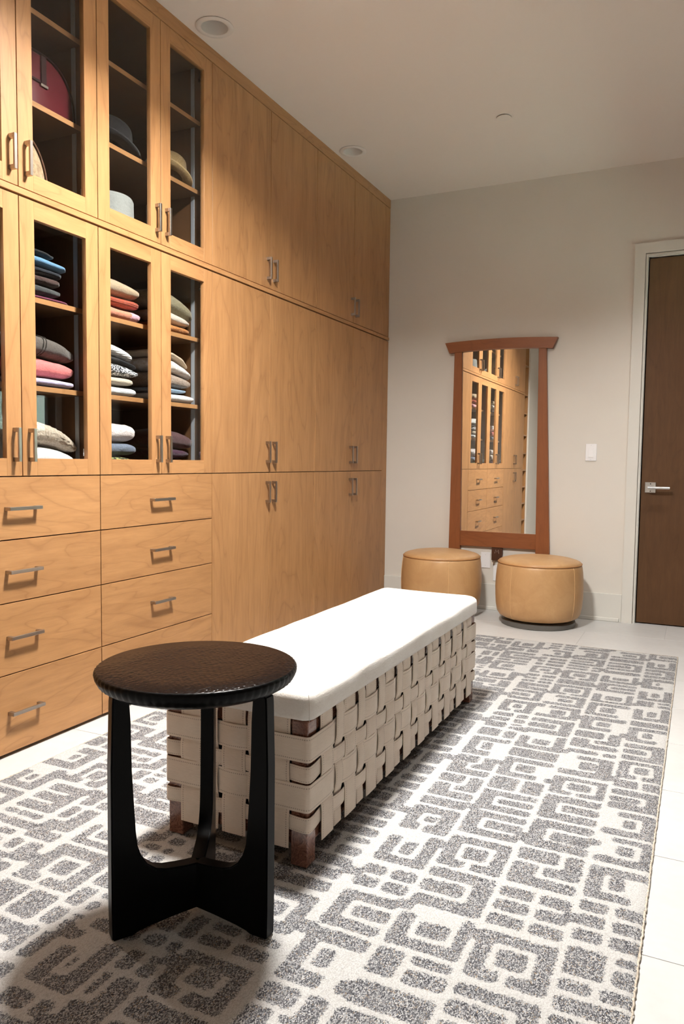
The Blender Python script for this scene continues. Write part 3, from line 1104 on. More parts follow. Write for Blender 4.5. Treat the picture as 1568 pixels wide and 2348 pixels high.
def strap_obj(name, g, mat, parent):
    me = bpy.data.meshes.new(name)
    v = np.array(g.v); org = (v.min(0) + v.max(0)) / 2
    me.from_pydata((v - org).tolist(), [], g.f)
    uv = me.uv_layers.new(name='uv')
    for fi, poly in enumerate(me.polygons):
        for li, l in enumerate(poly.loop_indices):
            uv.data[l].uv = g.uv[fi][li]
    me.polygons.foreach_set('use_smooth', [True] * len(me.polygons))
    me.set_sharp_from_angle(angle=math.radians(50))
    me.materials.append(mat)
    o = bpy.data.objects.new(name, me)
    link(o, parent, org)
    return o


def smooth_offsets(s, knots):
    """cosine interpolation of (position, value) knots"""
    if s <= knots[0][0]: return knots[0][1]
    for (a, va), (b, vb) in zip(knots, knots[1:]):
        if s <= b:
            u = (s - a) / (b - a); u = .5 - .5 * math.cos(PI * min(1, max(0, (u - .12) / .76)))
            return va + (vb - va) * u
    return knots[-1][1]


def h_strap(row, z0, z1, kind):
    zc, half = (z0 + z1) / 2, (z1 - z0) / 2
    over_w = 1 if row in (0, 2) else -1        # H over the wide verticals on rows 1 and 3
    kx = [(BX0, AMP)] + sorted([(x, AMP * over_w) for x in WX] + [(x, -AMP * over_w) for x in NX]) + [(BX1, AMP)]
    ky = [(BY0, AMP)] + sorted([(y_, AMP * over_w) for y_ in WY] + [(y_, -AMP * over_w) for y_ in NY]) + [(BY1, AMP)]
    R = .008
    pts, nr = [], []
    n1, n2 = 60, 200

    def run(fn, n):
        for i in range(n + 1): fn(i / n)
    run(lambda u: (pts.append((BX0 + R + (BX1 - BX0 - 2 * R) * u, BY0 - smooth_offsets(BX0 + R + (BX1 - BX0 - 2 * R) * u, kx), zc)), nr.append((0, -1, 0))), n1)
    def corner(cx, cy, a0):
        for i in range(1, 6):
            a = a0 + PI / 2 * i / 6
            pts.append((cx + (R + AMP) * math.cos(a), cy + (R + AMP) * math.sin(a), zc)); nr.append((math.cos(a), math.sin(a), 0))
    corner(BX1 - R, BY0 + R, -PI / 2)
    run(lambda u: (pts.append((BX1 + smooth_offsets(BY0 + R + (BY1 - BY0 - 2 * R) * u, ky), BY0 + R + (BY1 - BY0 - 2 * R) * u, zc)), nr.append((1, 0, 0))), n2)
    corner(BX1 - R, BY1 - R, 0)
    run(lambda u: (pts.append((BX1 - R - (BX1 - BX0 - 2 * R) * u, BY1 + smooth_offsets(BX1 - R - (BX1 - BX0 - 2 * R) * u, kx), zc)), nr.append((0, 1, 0))), n1)
    corner(BX0 + R, BY1 - R, PI / 2)
    run(lambda u: (pts.append((BX0 - smooth_offsets(BY1 - R - (BY1 - BY0 - 2 * R) * u, ky), BY1 - R - (BY1 - BY0 - 2 * R) * u, zc)), nr.append((-1, 0, 0))), n2)
    corner(BX0 + R, BY0 + R, PI)
    pts.append(pts[0]); nr.append(nr[0])
    g = Geo(); strap_mesh(g, pts, nr, [(0, 0, 1)] * len(pts), half, TH)
    o = strap_obj('horizontal_strap', g, hide_h, bench)
    return o


for i, (a, b, k) in enumerate(ROWS): h_strap(i, a, b, k)
rj = random.Random(8)


def v_strap(face, pos, wide):
    s = 1 if wide else -1     # wide goes under rows 0,2 and over rows 1,3
    kn = [(.0580, -.001 if not wide else AMP)] + sorted([((a + b) / 2, (-AMP if i in (0, 2) else AMP) * s) for i, (a, b, k) in enumerate(ROWS)]) + [(.386, -.001 if wide else AMP), (.406, -.002 if wide else .001)]
    pts, nr, sd = [], [], []
    half = ((WW if wide else NWd) if face[0] == 'x' else (WWx if wide else NWx)) / 2 + rj.uniform(-.002, .002)
    pos += rj.uniform(-.003, .003)
    n = 40
    lean = rj.uniform(-.002, .002)
    for i in range(n + 1):
        z = .058 + (.406 - .058) * i / n
        d = smooth_offsets(z, kn); p_ = pos + lean * (i / n - .5) * 2
        if face == 'x+': pts.append((BX1 + d, p_, z)); nr.append((1, 0, 0)); sd.append((0, 1, 0))
        if face == 'x-': pts.append((BX0 - d, p_, z)); nr.append((-1, 0, 0)); sd.append((0, -1, 0))
        if face == 'y-': pts.append((p_, BY0 - d, z)); nr.append((0, -1, 0)); sd.append((1, 0, 0))
        if face == 'y+': pts.append((p_, BY1 + d, z)); nr.append((0, 1, 0)); sd.append((-1, 0, 0))
    # fold under the bottom
    g = Geo(); strap_mesh(g, pts, nr, sd, half, TH)
    strap_obj('vertical_strap', g, hide_v, bench)


for f_, ws, ns in (('x+', WY, NY), ('x-', WY, NY), ('y-', WX, NX), ('y+', WX, NX)):
    for p in ws: v_strap(f_, p, True)
    for p in ns: v_strap(f_, p, False)


def cushion():
    x0, x1, y0, y1, z0, z1 = .860, 1.330, 1.674, 3.284, .406, .492
    nx, ny, nk = 26, 80, 8
    g = Geo(); R = .026
    # superellipse-like rounded slab built as rings from bottom edge to the crown
    cx, cy = (x0 + x1) / 2, (y0 + y1) / 2; hx, hy = (x1 - x0) / 2, (y1 - y0) / 2

    def outline(inset, n=220):
        pts = []
        ax, ay = hx - inset, hy - inset; rc = max(.006, .03 - inset * .3)
        per = []
        for (sx, sy, a0) in ((1, -1, -PI / 2), (1, 1, 0), (-1, 1, PI / 2), (-1, -1, PI)):
            for i in range(9):
                a = a0 + PI / 2 * i / 8
                per.append((sx * (ax - rc) + rc * math.cos(a), sy * (ay - rc) + rc * math.sin(a)))
        # subdivide straight runs
        out = []
        m_ = len(per)
        for i in range(m_):
            p, q = per[i], per[(i + 1) % m_]
            out.append(p)
            if i % 9 == 8:
                d = math.hypot(q[0] - p[0], q[1] - p[1]); k = 40 if d > 1 else 12
                if d > 1 or True:
                    for j in range(1, k): out.append((p[0] + (q[0] - p[0]) * j / k, p[1] + (q[1] - p[1]) * j / k))
        return out
    prof = [(.010, .0), (.002, .003), (.0, .012), (.0, .054), (.003, .064), (.009, .0715), (.019, .0775), (.036, .0825), (.07, .088), (.11, .092), (.16, .0945), (.225, .096)]
    rings = []
    for ins, dz in prof:
        ol_ = outline(ins)
        rings.append([(cx + p[0] + .0025 * mnoise.noise(Vector((p[0] * 9, p[1] * 9, dz * 30))) * (1 if .02 < dz < .09 else 0),
                       cy + p[1], z0 + dz + .004 * mnoise.noise(Vector((p[0] * 5, p[1] * 4.5, 3.3))) * (dz / .09)) for p in ol_])
    n = len(rings[0])
    for rg in rings: g.v += rg
    for j in range(len(rings) - 1):
        for i in range(n):
            i2 = (i + 1) % n
            g.f.append((j * n + i, j * n + i2, (j + 1) * n + i2, (j + 1) * n + i)); g.m.append(0)
    g.f.append(tuple(range(n - 1, -1, -1))); g.m.append(0)
    # close the crown with a strip (top ring is two nearly coincident long sides)
    g.f.append(tuple((len(rings) - 1) * n + i for i in range(n))); g.m.append(0)
    o = mk('cushion', g, cushion_m, bench, smooth=True, angle=75)
    o['label'] = 'white hair-on-hide seat cushion'
    # seams joining hide panels
    seam_m = plain('cushion_seam', (.60, .54, .48), .9)

    def ztop(x, y):
        ins = min(hx - abs(x - cx), hy - abs(y - cy))
        for (a, za), (b, zb) in zip(prof[2:], prof[3:]):
            if ins <= b and b > a: return z0 + za + (zb - za) * max(0, (ins - a)) / (b - a) + .004 * mnoise.noise(Vector(((x - cx) * 5, (y - cy) * 4.5, 3.3)))
        return z0 + .096 + .004 * mnoise.noise(Vector(((x - cx) * 5, (y - cy) * 4.5, 3.3)))
    for (ya, bow) in ((2.22, .10), (2.84, .06)):
        g = Geo(); pts = []
        for i in range(41):
            u = i / 40; x = x0 + .004 + (x1 - x0 - .008) * u
            y_ = ya + bow * (1 - (1.9 * (u - .42)) ** 2)
            pts.append((x, y_, ztop(x, y_) - .0004))
        g.tube(pts, .0008, 5); mk('seam', g, seam_m, o, smooth=True)
    g = Geo()
    g.tube([(x1 - .0045, y0 + .0045, z0 + .004), (x1 - .005, y0 + .005, z0 + .05), (x1 - .010, y0 + .010, z0 + .070)], .0008, 5); mk('seam', g, seam_m, o)


cushion()

# ------------------------------------------------------------------ side table
TC = (1.173, 1.411)
tb = thing('side_table', (TC[0], TC[1], RZ), 'round black side table with hammered top on three curved plank legs', 'side table')


def tabletop():
    g = Geo(); n = 216; R = .229
    prof = [(.001, .561), (.185, .561), (.205, .565), (.220, .575), (.227, .588), (.229, .597), (.2275, .602), (.224, .6045), (.15, .6045), (.001, .6045)]
    b = len(g.v)
    for r_, z in prof:
        for i in range(n):
            a = 2 * PI * i / n
            fl = 0
            if .566 < z < .603 and r_ > .2: fl = .0013 * math.cos(a * 72)
            if z >= .6 and r_ > .2: fl += .0009 * mnoise.noise(Vector((math.cos(a) * 12, math.sin(a) * 12, 0)))
            g.v.append((TC[0] + (r_ + fl) * math.cos(a), TC[1] + (r_ + fl) * math.sin(a), z))
    for j in range(len(prof) - 1):
        for i in range(n):
            i2 = (i + 1) % n
            mi = 1 if j >= 7 else 0
            g.f.append((b + j * n + i, b + j * n + i2, b + (j + 1) * n + i2, b + (j + 1) * n + i)); g.m.append(mi)
    return mk('tabletop', g, [table_m, table_top_m], tb, smooth=True, angle=50)


o = tabletop(); o['label'] = 'hammered dark brown top with a fluted black rim'


def fin(ang):
    out = [(.203, RZ), (.2045, .08), (.2045, .40), (.2005, .545), (.199, .561), (.164, .561), (.160, .50)]
    inner = [(.158, .39), (.153, .30), (.150, .25), (.146, .215), (.138, .19), (.124, .168), (.104, .152), (.082, .1445), (.055, .141), (.028, .1385), (.0, .1375)]
    bottom = [(.0, .030), (.06, .026), (.12, .020), (.148, .015), (.158, RZ)]
    poly = out + inner + bottom
    T = .0165
    bm = bmesh.new()
    ca, sa = math.cos(ang), math.sin(ang)
    fs = []
    for s in (-1, 1):
        vs_ = [bm.verts.new((TC[0] + ca * r_ - sa * T * s, TC[1] + sa * r_ + ca * T * s, z)) for r_, z in poly]
        fs.append(vs_)
    n = len(poly)
    bm.faces.new(fs[0]); bm.faces.new(list(reversed(fs[1])))
    for i in range(n):
        bm.faces.new((fs[0][i], fs[0][(i + 1) % n], fs[1][(i + 1) % n], fs[1][i]))
    bmesh.ops.recalc_face_normals(bm, faces=bm.faces)
    es = [e for e in bm.edges if e.is_manifold and e.calc_face_angle(0) > 1.2]
    bmesh.ops.bevel(bm, geom=es, offset=.003, segments=2, affect='EDGES')
    g = Geo(); g.bm(bm)
    mk('leg', g, table_m, tb, smooth=True, angle=35)


for a in (237.3, 358.0, 117.6): fin(math.radians(a))

# ------------------------------------------------------------------ ottomans
def ottoman(cx, cy, rot, label, rad=.287):
    t = thing('ottoman', (cx, cy, 0), label, 'ottoman', 'tan leather ottomans')
    k = rad / .287
    g = Geo(); g.lathe([(.238 * k, 0), (.242 * k, .003), (.242 * k, .030), (.238 * k, .033), (.2 * k, .040), (.05, .045)], (cx, cy, 0), 72); o = mk('base', g, base_grey, t, smooth=True, angle=40); o['label'] = 'dark grey recessed round base'
    body = [(.205, .046), (.235, .050), (.258, .062), (.273, .085), (.281, .13), (.2855, .19), (.287, .25), (.285, .31), (.281, .36), (.276, .395), (.271, .409), (.262, .413)]
    g = Geo(); g.lathe([(r_ * k, z) for r_, z in body], (cx, cy, 0), 96); mk('body', g, leather, t, smooth=True, angle=60)
    top = [(.262, .4135), (.269, .4185), (.266, .426), (.25, .434), (.21, .445), (.15, .454), (.08, .458), (.002, .4595)]
    g = Geo(); g.lathe([(r_ * k, z) for r_, z in top], (cx, cy, 0), 96); mk('top_panel', g, leather, t, smooth=True, angle=60)
    g = Geo(); pts = [(cx + .2715 * k * math.cos(2 * PI * i / 96), cy + .2715 * k * math.sin(2 * PI * i / 96), .4145) for i in range(96)]
    g.tube(pts, .0042, 8, True); mk('piping', g, leather_pipe, t, smooth=True)
    for q in range(4):
        a = rot + q * PI / 2
        g = Geo(); pts = [(cx + (r_ * k + .0004) * math.cos(a), cy + (r_ * k + .0004) * math.sin(a), z) for r_, z in body[1:-1]]
        g.tube(pts, .0016, 6); mk('seam', g, leather_seam, t, smooth=True)
    return t


ottoman(.560, 5.128, math.radians(-62), 'left tan leather drum ottoman, half hidden behind the bench', .285)
ottoman(1.249, 5.118, math.radians(-118), 'right tan leather drum ottoman standing clear beside the baseboard', .287)

# ------------------------------------------------------------------ things on the shelves


class Base:
    """surface a folded thing rests on: height, accumulated sag to the right, lumps"""
    def __init__(self, z, sag=0.0, yc=0.0, ye=1.0, lump=0.0, seed=0):
        self.z, self.sag, self.yc, self.ye, self.lump, self.seed = z, sag, yc, ye, lump, seed

    def __call__(self, x, y):
        q = max(0.0, (y - self.yc) / (self.ye - self.yc))
        r = self.z - self.sag * min(q, 1.15) ** 2
        if self.lump:
            r += mnoise.noise(Vector((x * 13, y * 10, self.seed * .37))) * self.lump + mnoise.noise(Vector((x * 38, y * 31, self.seed * .7))) * self.lump * .3
        return r


def garment(name, mat, y0, y1, x0, x1, lo, hi, label, cat, group, seed, e2=.32, fold=True, dense=1, fuzz=0.0, seams=()):
    """one folded garment: rounded slab between two surfaces"""
    g = Geo()
    nl, no = 14 * dense, 72 * dense
    a, b = (x1 - x0) / 2, (y1 - y0) / 2; cx, cy = (x0 + x1) / 2, (y0 + y1) / 2
    off = Vector((seed * 3.1, seed * 1.7, 0))

    def sp(c, e): return math.copysign(abs(c) ** e, c)
    for j in range(nl + 1):
        ph = -PI / 2 + PI * j / nl
        cph = sp(math.cos(ph), .46); sph = sp(math.sin(ph), .86)
        groove = 1 - (.010 if fold else 0) * math.exp(-(ph / .13) ** 2)
        for i in range(no):
            th = 2 * PI * i / no
            r1 = .985 + .055 * mnoise.noise(Vector((math.cos(th) * 2, math.sin(th) * 2, sph * .6)) + off)
            x = cx + a * cph * sp(math.cos(th), e2) * r1 * groove; y_ = cy + b * cph * sp(math.sin(th), e2) * r1 * groove
            x = min(max(x, x0 - .01), x1); y_ = min(max(y_, y0), y1)
            za, zb = lo(x, y_) + .0006, hi(x, y_) - .0006
            zz = za + (zb - za) * (sph + 1) / 2
            f_ = fuzz * mnoise.noise(Vector((x * 130, y_ * 130, zz * 150 + seed))) if fuzz and sph > -.6 else 0
            g.v.append((x + abs(f_) * -.3, min(y_ + f_ * math.sin(th), y1), zz + f_ * .6))
    for j in range(nl):
        for i in range(no):
            i2 = (i + 1) % no
            g.f.append((j * no + i, j * no + i2, (j + 1) * no + i2, (j + 1) * no + i)); g.m.append(0)
    o = mk(name, g, mat, None, smooth=True)
    for k, ys in enumerate(seams):
        g = Geo(); pts = []
        for j in range(17):
            ph = -.9 + (PI / 2 + .9) * j / 16
            cph = sp(math.cos(ph), .40); sph = sp(math.sin(ph), .80)
            x = cx + a * cph * .985 + .0025; y_ = ys + .012 * math.sin(ph)
            za, zb = lo(x, y_) + .0006, hi(x, y_) - .0006
            pts.append((x if j < 15 else cx + a * .6, y_, za + (zb - za) * (sph + 1) / 2 + (.0005 if j > 8 else 0)))
        g.tube(pts, .0016, 6)
        mk('seam', g, seam_dark, o, smooth=True)
    return tag(o, label, cat, group)


seam_dark = plain('garment_seam', (.05, .042, .036), .9)
C = {}
C['maroon'] = cloth('maroon_wool', (.17, .035, .075)); C['charcoal'] = cloth('charcoal_wool', (.055, .058, .058))
C['brown'] = cloth('dark_brown_wool', (.060, .032, .027)); C['navy'] = cloth('black_navy_wool', (.014, .017, .024))
C['sky'] = cloth('sky_blue_green', (.06, .10, .045), (.085, .20, .34), -.05, .3, 'two', .002, (.13, .26, .40)); C['blackw'] = cloth('black_wool', (.014, .015, .017))
C['lav'] = cloth('lavender_cotton', (.50, .45, .62), (.42, .37, .53)); C['coral'] = cloth('coral_fleece', (.72, .20, .185), (.56, .13, .125), 90)
C['jacket'] = cloth('grey_brown_suede', (.115, .098, .086), (.085, .072, .062)); C['sherpa'] = cloth('cream_sherpa', (.58, .50, .40), (.34, .265, .19), 34, 2.2, 'wool', .004)
C['white'] = cloth('white_cotton', (.84, .83, .82), (.74, .73, .73), 30, .2)
C['pink'] = cloth('coral_pink_mohair', (.66, .25, .15), (.66, .20, .30), .075, .6, 'two', .003); C['rust'] = cloth('rust_ribbed', (.40, .075, .035), (.29, .048, .022), 48, .7, 'rib', .003)
C['tan'] = cloth('tan_felt', (.42, .315, .205), (.34, .25, .16)); C['olive'] = cloth('olive_mohair', (.26, .225, .135), (.15, .13, .075), 60, .8)
C['oat'] = cloth('oatmeal_wool', (.66, .60, .52), (.46, .39, .32), 70, .7); C['mustard'] = cloth('mustard_knit', (.66, .28, .07), (.38, .13, .025), 80, .8, 'knit', .004)
C['rib'] = cloth('white_ribbed', (.82, .81, .79), (.66, .645, .62), 42, .8, 'rib', .003); C['bw'] = cloth('black_white_knit', (.70, .71, .73), (.012, .014, .02), 120, .8, 'fleck', .004)
C['cream'] = cloth('cream_wool', (.62, .54, .42), (.45, .38, .28), 70); C['ice'] = cloth('pale_grey_blue', (.60, .63, .65), (.52, .55, .57), 40, .3)
C['beige'] = cloth('beige_knit', (.62, .49, .35), (.54, .42, .30), 50, .3); C['whitetan'] = cloth('white_tan_print', (.82, .81, .82), (.55, .45, .36), 14, .3, 'wool')
C['taupe'] = cloth('taupe_knit', (.50, .40, .32), (.27, .20, .155), 90, .9, 'knit', .004); C['ltblue'] = cloth('light_blue_denim', (.30, .42, .55), (.20, .30, .42), 40, .3)
C['dots'] = cloth('black_olive_fleck', (.30, .32, .10), (.010, .011, .008), 70, .6, 'fleck'); C['denim'] = cloth('slate_blue_wool', (.16, .19, .25), (.10, .125, .175), 60, .4)
C['fluff'] = cloth('pale_pink_fluff', (.80, .74, .72), (.66, .56, .54), 80, .9, 'wool', .004); C['plum'] = cloth('plum_fleece', (.095, .040, .042), (.06, .025, .028), 80, .6)
C['purple'] = cloth('deep_purple_wool', (.055, .014, .04), (.035, .009, .026), 60, .4); C['violet'] = cloth('violet_wool', (.12, .02, .10), (.07, .012, .06), 60, .4)


def stack(z, items, x0, group):
    """items bottom to top: (name, mat, y0, y1, h, label, cat, kw)"""
    ye = max(it[3] for it in items); yc = ye - .22
    lo = Base(z); sag = 0
    for i, (nm, mt, y0, y1, h, lab, cat, kw) in enumerate(items):
        kw = dict(kw); seed = hash_(lab)
        sag += kw.pop('droop', .0); z += h
        hi = Base(z, sag, yc, ye, kw.pop('lump', min(.009, h * .16)), seed)
        garment(nm, C[mt], y0, y1, kw.pop('x0', x0), kw.pop('x1', -.07), lo, hi, lab, cat, group, seed, **kw)
        lo = hi


def hash_(s):
    return sum((i + 1) * ord(c) for i, c in enumerate(s)) % 97 + 1


GT = 'folded clothes behind the lower glass doors'
# left cabinet, right-hand door
stack(1.671, [
    ('folded_sweater', 'maroon', 2.00, 2.298, .020, 'flat maroon sweater lying lowest under the charcoal one, left cabinet', 'sweater', {'lump': .002}),
    ('folded_sweater', 'charcoal', 1.99, 2.248, .042, 'charcoal sweater on the maroon one, left cabinet top shelf', 'sweater', {'droop': .006}),
    ('folded_sweater', 'brown', 1.99, 2.250, .036, 'dark brown sweater between charcoal and navy ones, left cabinet', 'sweater', {}),
    ('folded_sweater', 'navy', 1.99, 2.262, .030, 'near-black navy sweater under the sky blue one, left cabinet', 'sweater', {}),
    ('folded_shirt', 'sky', 1.98, 2.288, .038, 'sky blue and green folded shirt in the dark stack', 'shirt', {'droop': .008}),
    ('folded_sweater', 'blackw', 1.97, 2.215, .026, 'thin black sweater topmost of the dark stack', 'sweater', {'droop': .006}),
], -.38, GT)
stack(1.344, [
    ('folded_shirt', 'lav', 1.99, 2.312, .038, 'lavender folded shirt under the coral fleece', 'shirt', {'lump': .003, 'x1': -.055}),
    ('folded_fleece', 'coral', 1.98, 2.325, .074, 'coral pink fleece between lavender shirt and grey jacket', 'fleece', {'droop': .018, 'lump': .008}),
    ('folded_jacket', 'jacket', 1.97, 2.325, .088, 'grey-brown suede jacket folded on the coral fleece', 'jacket', {'droop': .020, 'lump': .010, 'seams': (2.135, 2.148)}),
], -.40, GT)
stack(1.0255, [
    ('folded_towel', 'white', 1.98, 2.328, .098, 'smooth white folded cloth under the cream sherpa', 'cloth', {'droop': .045, 'lump': .004}),
    ('folded_fleece', 'sherpa', 1.97, 2.332, .098, 'cream curly sherpa fleece at the cabinet bottom', 'fleece', {'droop': .045, 'lump': .008, 'fold': False, 'dense': 3, 'fuzz': .011}),
], -.40, GT)
# left cabinet, left-hand door (edge of the photo and the mirror)
for (zz, nm, its) in ((1.671, 'top', (('brown', .05, 'dark brown'), ('white', .05, 'white'), ('tan', .05, 'tan'))), (1.344, 'middle', (('denim', .05, 'slate blue'), ('coral', .06, 'coral'), ('white', .07, 'white'))), (1.0255, 'bottom', (('plum', .08, 'plum'), ('oat', .07, 'oatmeal'), ('fluff', .06, 'pale pink')))):
    stack(zz, [('folded_sweater', mt, 1.61, 1.92 + .01 * i, h, '%s sweater in the %s stack behind the leftmost glass door, seen in mirror' % (w_, nm), 'sweater', {}) for i, (mt, h, w_) in enumerate(its)], -.36, GT)
# right cabinet, left-hand door
stack(1.671, [
    ('folded_sweater', 'pink', 2.43, 2.722, .056, 'coral and pink mohair sweater lowest under the rust knit', 'sweater', {'lump': .006, 'fuzz': .002}),
    ('folded_sweater', 'rust', 2.42, 2.708, .046, 'rust-red ribbed sweater between pink mohair and tan felt', 'sweater', {'lump': .006}),
    ('folded_sweater', 'tan', 2.40, 2.716, .074, 'tan felted sweater topmost above the rust knit', 'sweater', {'droop': .030, 'lump': .005}),
], -.38, GT)
stack(1.344, [
    ('folded_trousers', 'ice', 2.43, 2.680, .046, 'pale grey-blue trousers lowest under the cream sweater', 'trousers', {'lump': .003}),
    ('folded_sweater', 'cream', 2.42, 2.668, .040, 'cream sweater under the black-and-white knit', 'sweater', {'lump': .004}),
    ('folded_sweater', 'bw', 2.41, 2.700, .058, 'black-and-white flecked chunky knit', 'sweater', {'droop': .026, 'lump': .005}),
    ('folded_sweater', 'blackw', 2.41, 2.690, .030, 'black sweater between the flecked knit and white ribbed one', 'sweater', {'droop': .022, 'lump': .003}),
    ('folded_sweater', 'rib', 2.40, 2.660, .054, 'white ribbed sweater topmost above the flecked knit', 'sweater', {'droop': .024, 'lump': .004}),
], -.36, GT)
stack(1.0255, [
    ('folded_scarf', 'dots', 2.43, 2.650, .062, 'black and olive flecked scarf at the cabinet bottom', 'scarf', {'lump': .004}),
    ('folded_sweater', 'denim', 2.42, 2.678, .056, 'slate blue sweater under the pale pink fluffy one', 'sweater', {'lump': .005}),
    ('folded_sweater', 'fluff', 2.40, 2.680, .088, 'pale pink fluffy sweater on the slate blue one', 'sweater', {'lump': .010, 'fuzz': .003, 'dense': 2}),
], -.36, GT)
# right cabinet, right-hand door
stack(1.671, [
    ('folded_sweater', 'mustard', 2.80, 3.070, .048, 'mustard orange knit lowest under the oatmeal sweater', 'sweater', {'droop': .014}),
    ('folded_sweater', 'oat', 2.79, 3.075, .056, 'oatmeal sweater between mustard knit and olive mohair', 'sweater', {'droop': .032}),
    ('folded_sweater', 'olive', 2.77, 3.102, .092, 'olive green mohair sweater topmost beside the side panel', 'sweater', {'droop': .034, 'lump': .008, 'fuzz': .003, 'dense': 2}),
], -.36, GT)
stack(1.344, [
    ('folded_towel', 'white', 2.78, 3.104, .044, 'white folded cloth lowest under the light blue denim', 'cloth', {'lump': .003, 'x1': -.06}),
    ('folded_jeans', 'ltblue', 2.80, 3.045, .026, 'light blue denim between white cloth and taupe knit', 'jeans', {'lump': .003}),
    ('folded_sweater', 'taupe', 2.79, 3.075, .074, 'taupe open-knit sweater above the light blue denim', 'sweater', {'droop': .040, 'lump': .006}),
    ('folded_blouse', 'whitetan', 2.79, 3.090, .064, 'white blouse with tan edging above the taupe knit', 'blouse', {'droop': .034, 'lump': .008}),
    ('folded_sweater', 'beige', 2.78, 3.055, .034, 'smooth beige sweater topmost above the white blouse', 'sweater', {'droop': .024, 'lump': .003}),
], -.36, GT)
stack(1.0255, [
    ('folded_sweater', 'violet', 2.81, 3.050, .052, 'violet sweater lowest at the cabinet bottom', 'sweater', {}),
    ('folded_sweater', 'purple', 2.80, 3.066, .052, 'deep purple sweater between violet and plum ones', 'sweater', {'droop': .016}),
    ('folded_fleece', 'plum', 2.78, 3.105, .088, 'plum brown fleece topmost above the purple sweaters', 'fleece', {'droop': .018, 'lump': .008}),
], -.36, GT)


def hat(y, x, z, crown_r, crown_h, brim_r, mat, band_mat, label, tilt=0.0, tilt_dir=0.0, pinch=True, name='hat'):
    t = thing(name, (x, y, z), label, 'hat', 'hats in the upper glass cabinet')
    R = Matrix.Rotation(tilt, 4, Vector((math.cos(tilt_dir), math.sin(tilt_dir), 0)))

    def place(g):
        lo = min((R @ Vector(p)).z for p in ALL)
        g.v = [tuple(R @ Vector(p) + Vector((x, y, z - lo))) for p in g.v]
        return g
    prof = [(crown_r, .004), (crown_r * .99, crown_h * .35), (crown_r * .95, crown_h * .7), (crown_r * .86, crown_h * .9), (crown_r * .66, crown_h), (crown_r * .35, crown_h * .97), (.002, crown_h * .94)]
    if not pinch and crown_h > .16:      # telescope crown: raised rim, sunken top
        prof = prof[:3] + [(crown_r * .93, crown_h * .92), (crown_r * .88, crown_h * .985), (crown_r * .80, crown_h), (crown_r * .70, crown_h * .975), (crown_r * .58, crown_h * .88), (crown_r * .35, crown_h * .83), (.002, crown_h * .81)]
    g1 = Geo(); g1.lathe(prof, (0, 0, 0), 64, cap=False)
    if pinch:
        vv = []
        for p in g1.v:
            k = max(0, p[2] / crown_h - .55) / .45
            q = math.exp(-(p[1] / (crown_r * .34)) ** 2)
            vv.append((p[0] * (1 - .12 * k), p[1] * (1 - .18 * k), p[2] - k * q * crown_h * .20))
        g1.v = vv
    g2 = Geo()
    n = 64; br = []
    for (rr, dz) in ((crown_r, .0045), ((crown_r + brim_r) / 2, .002), (brim_r * .97, .006), (brim_r, .008), (brim_r * .97, .003), ((crown_r + brim_r) / 2, -.001), (crown_r * .98, .001)):
        for i in range(n):
            a = 2 * PI * i / n
            curl = .016 * (abs(math.sin(a)) ** 2) * max(0, (rr - crown_r) / (brim_r - crown_r)) ** 2
            g2.v.append((rr * math.cos(a), rr * math.sin(a) * .92, dz + curl))
    for j in range(6):
        for i in range(n):
            g2.f.append((j * n + i, j * n + (i + 1) % n, (j + 1) * n + (i + 1) % n, (j + 1) * n + i)); g2.m.append(0)
    ALL = g1.v + g2.v
    g3 = Geo(); g3.lathe([(crown_r * 1.004, .006), (crown_r * 1.006, .030), (crown_r * .99, .031)], (0, 0, 0), 64, cap=False)
    place(g1); place(g2); place(g3)
    mk('crown', g1, mat, t, smooth=True); mk('brim', g2, mat, t, smooth=True); mk('hat_band', g3, band_mat, t, smooth=True)
    return t


felt_black = cloth('black_felt', (.030, .032, .036), (.018, .019, .022), 90, .4)
felt_grey = cloth('grey_felt', (.30, .31, .295), (.26, .27, .255), 60, .2)
straw = cloth('straw_weave', (.66, .49, .25), (.42, .28, .12), 120, .9, 'knit', .002)
hat(2.635, -.22, 2.3805, .102, .138, .160, felt_black, C['blackw'], 'black felt hat on the shelf above the grey hat', math.radians(-21), 0.0, pinch=False)
hat(2.612, -.180, 2.0435, .105, .165, .135, felt_grey, felt_grey, 'pale grey felt hat at the bottom of the upper cabinet', math.radians(-4), 0.0, pinch=False)
hat(2.985, -.160, 2.3805, .078, .115, .126, straw, straw, 'tan straw hat behind the right upper glass door', math.radians(-25), 0.0, pinch=False)


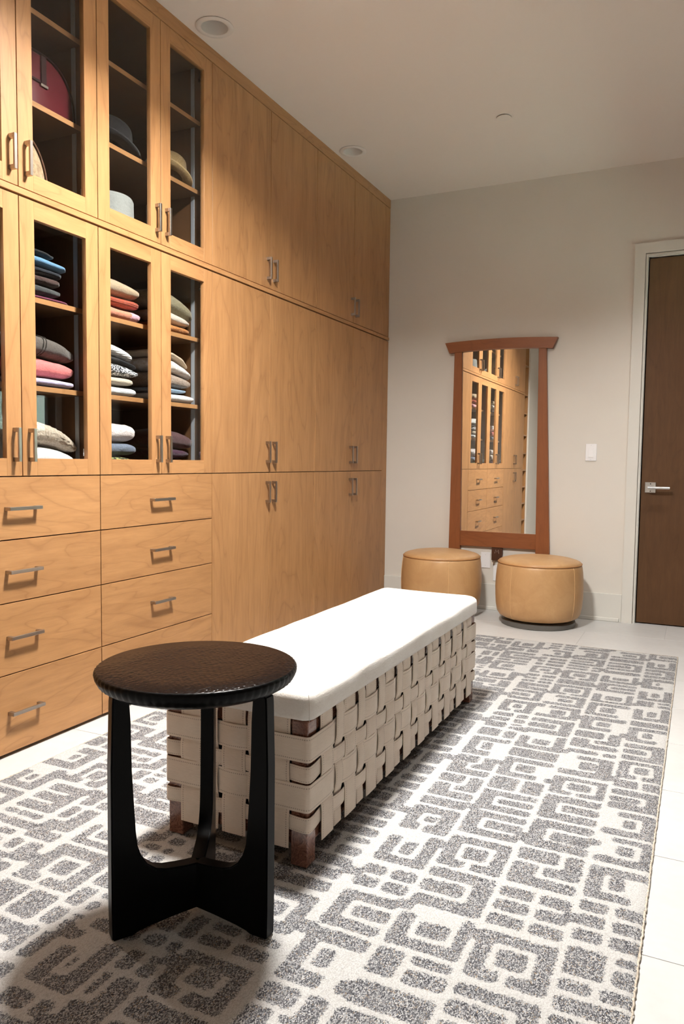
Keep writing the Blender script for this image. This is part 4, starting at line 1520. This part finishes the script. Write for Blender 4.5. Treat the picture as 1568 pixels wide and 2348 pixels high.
def dome_bag(y, x0, x1, z, hw, h, name, label, mat, trim_mat, lay=1):
    t = thing(name, ((x0 + x1) / 2, y, z), label, 'handbag')
    g = Geo(); n = 40
    secs = [(x0, .90), (x0 + .012, .97), ((x0 + x1) / 2, 1.0), (x1 - .012, .97), (x1, .90)]

    def outline(s, grow=0):
        pts = []
        for i in range(n + 1):
            a = PI * i / n
            pts.append((y + (hw * s + grow) * math.copysign(abs(math.cos(a)) ** .8, math.cos(a)), z + .003 + (h * s + grow) * math.sin(a) ** .85 if 0 < i < n else z + .003))
        return pts
    k = n + 1
    for xx, s in secs:
        for p in outline(s): g.v.append((xx, p[0], p[1]))
    for j in range(len(secs) - 1):
        for i in range(k):
            i2 = (i + 1) % k
            g.f.append((j * k + i, j * k + i2, (j + 1) * k + i2, (j + 1) * k + i)); g.m.append(0)
    g.f.append(tuple(range(k))); g.m.append(0)
    g.f.append(tuple((len(secs) - 1) * k + i for i in range(k))); g.m.append(0)
    mk('bag_body', g, mat, t, smooth=True, angle=50)
    for q in range(lay):
        g = Geo(); xq = x1 - .004 - q * .014
        g.tube([(xq, p[0], p[1]) for p in outline(.965, .002)], .0035, 6)
        mk('piping', g, trim_mat, t, smooth=True)
    return t


red = plain('red_leather', (.105, .014, .020), .35, nz=(8, .15)); redd = plain('dark_red_leather', (.022, .004, .006), .35)
cork = cloth('cork', (.47, .345, .205), (.25, .16, .085), 26, .4, 'wool'); corkt = plain('brown_piping', (.13, .055, .028), .5)
b1 = dome_bag(2.150, -.24, -.085, 2.3805, .178, .205, 'handbag', 'dark red leather handbag on the upper shelf at left', red, redd, 1)
g = Geo(); g.box(-.0855, -.079, 2.150, 2.176, 2.470, 2.575, .002); mk('strap', g, redd, b1)
g = Geo(); g.box(-.0855, -.080, 2.000, 2.150, 2.470, 2.482, .002); mk('belt', g, redd, b1)
g = Geo(); g.box(-.084, -.0775, 2.146, 2.182, 2.462, 2.472, .001); mk('buckle', g, nickel, b1)
g = Geo(); g.tube([(-.16, 2.08 + .07 * math.cos(a), 2.56 + .075 * math.sin(a)) for a in [PI * i / 16 for i in range(17)]], .006, 8); mk('handle', g, redd, b1, smooth=True)
b2 = dome_bag(2.030, -.20, -.10, 2.0435, .172, .245, 'cork_bag', 'half-round cork bag with brown piping under the red handbag', cork, corkt, 3)
g = Geo()
for q in range(9):
    zz = 2.05 + q * .018; yy = 2.075 - q * .006
    g.tube([(-.0985, yy, zz), (-.0985, yy + .014, zz + .010), (-.0985, yy - .002, zz + .020)], .0012, 5)
mk('printed_motif', g, cloth('motif_blue_red', (.10, .09, .14), (.28, .08, .08), 40, .2, 'fleck'), b2)
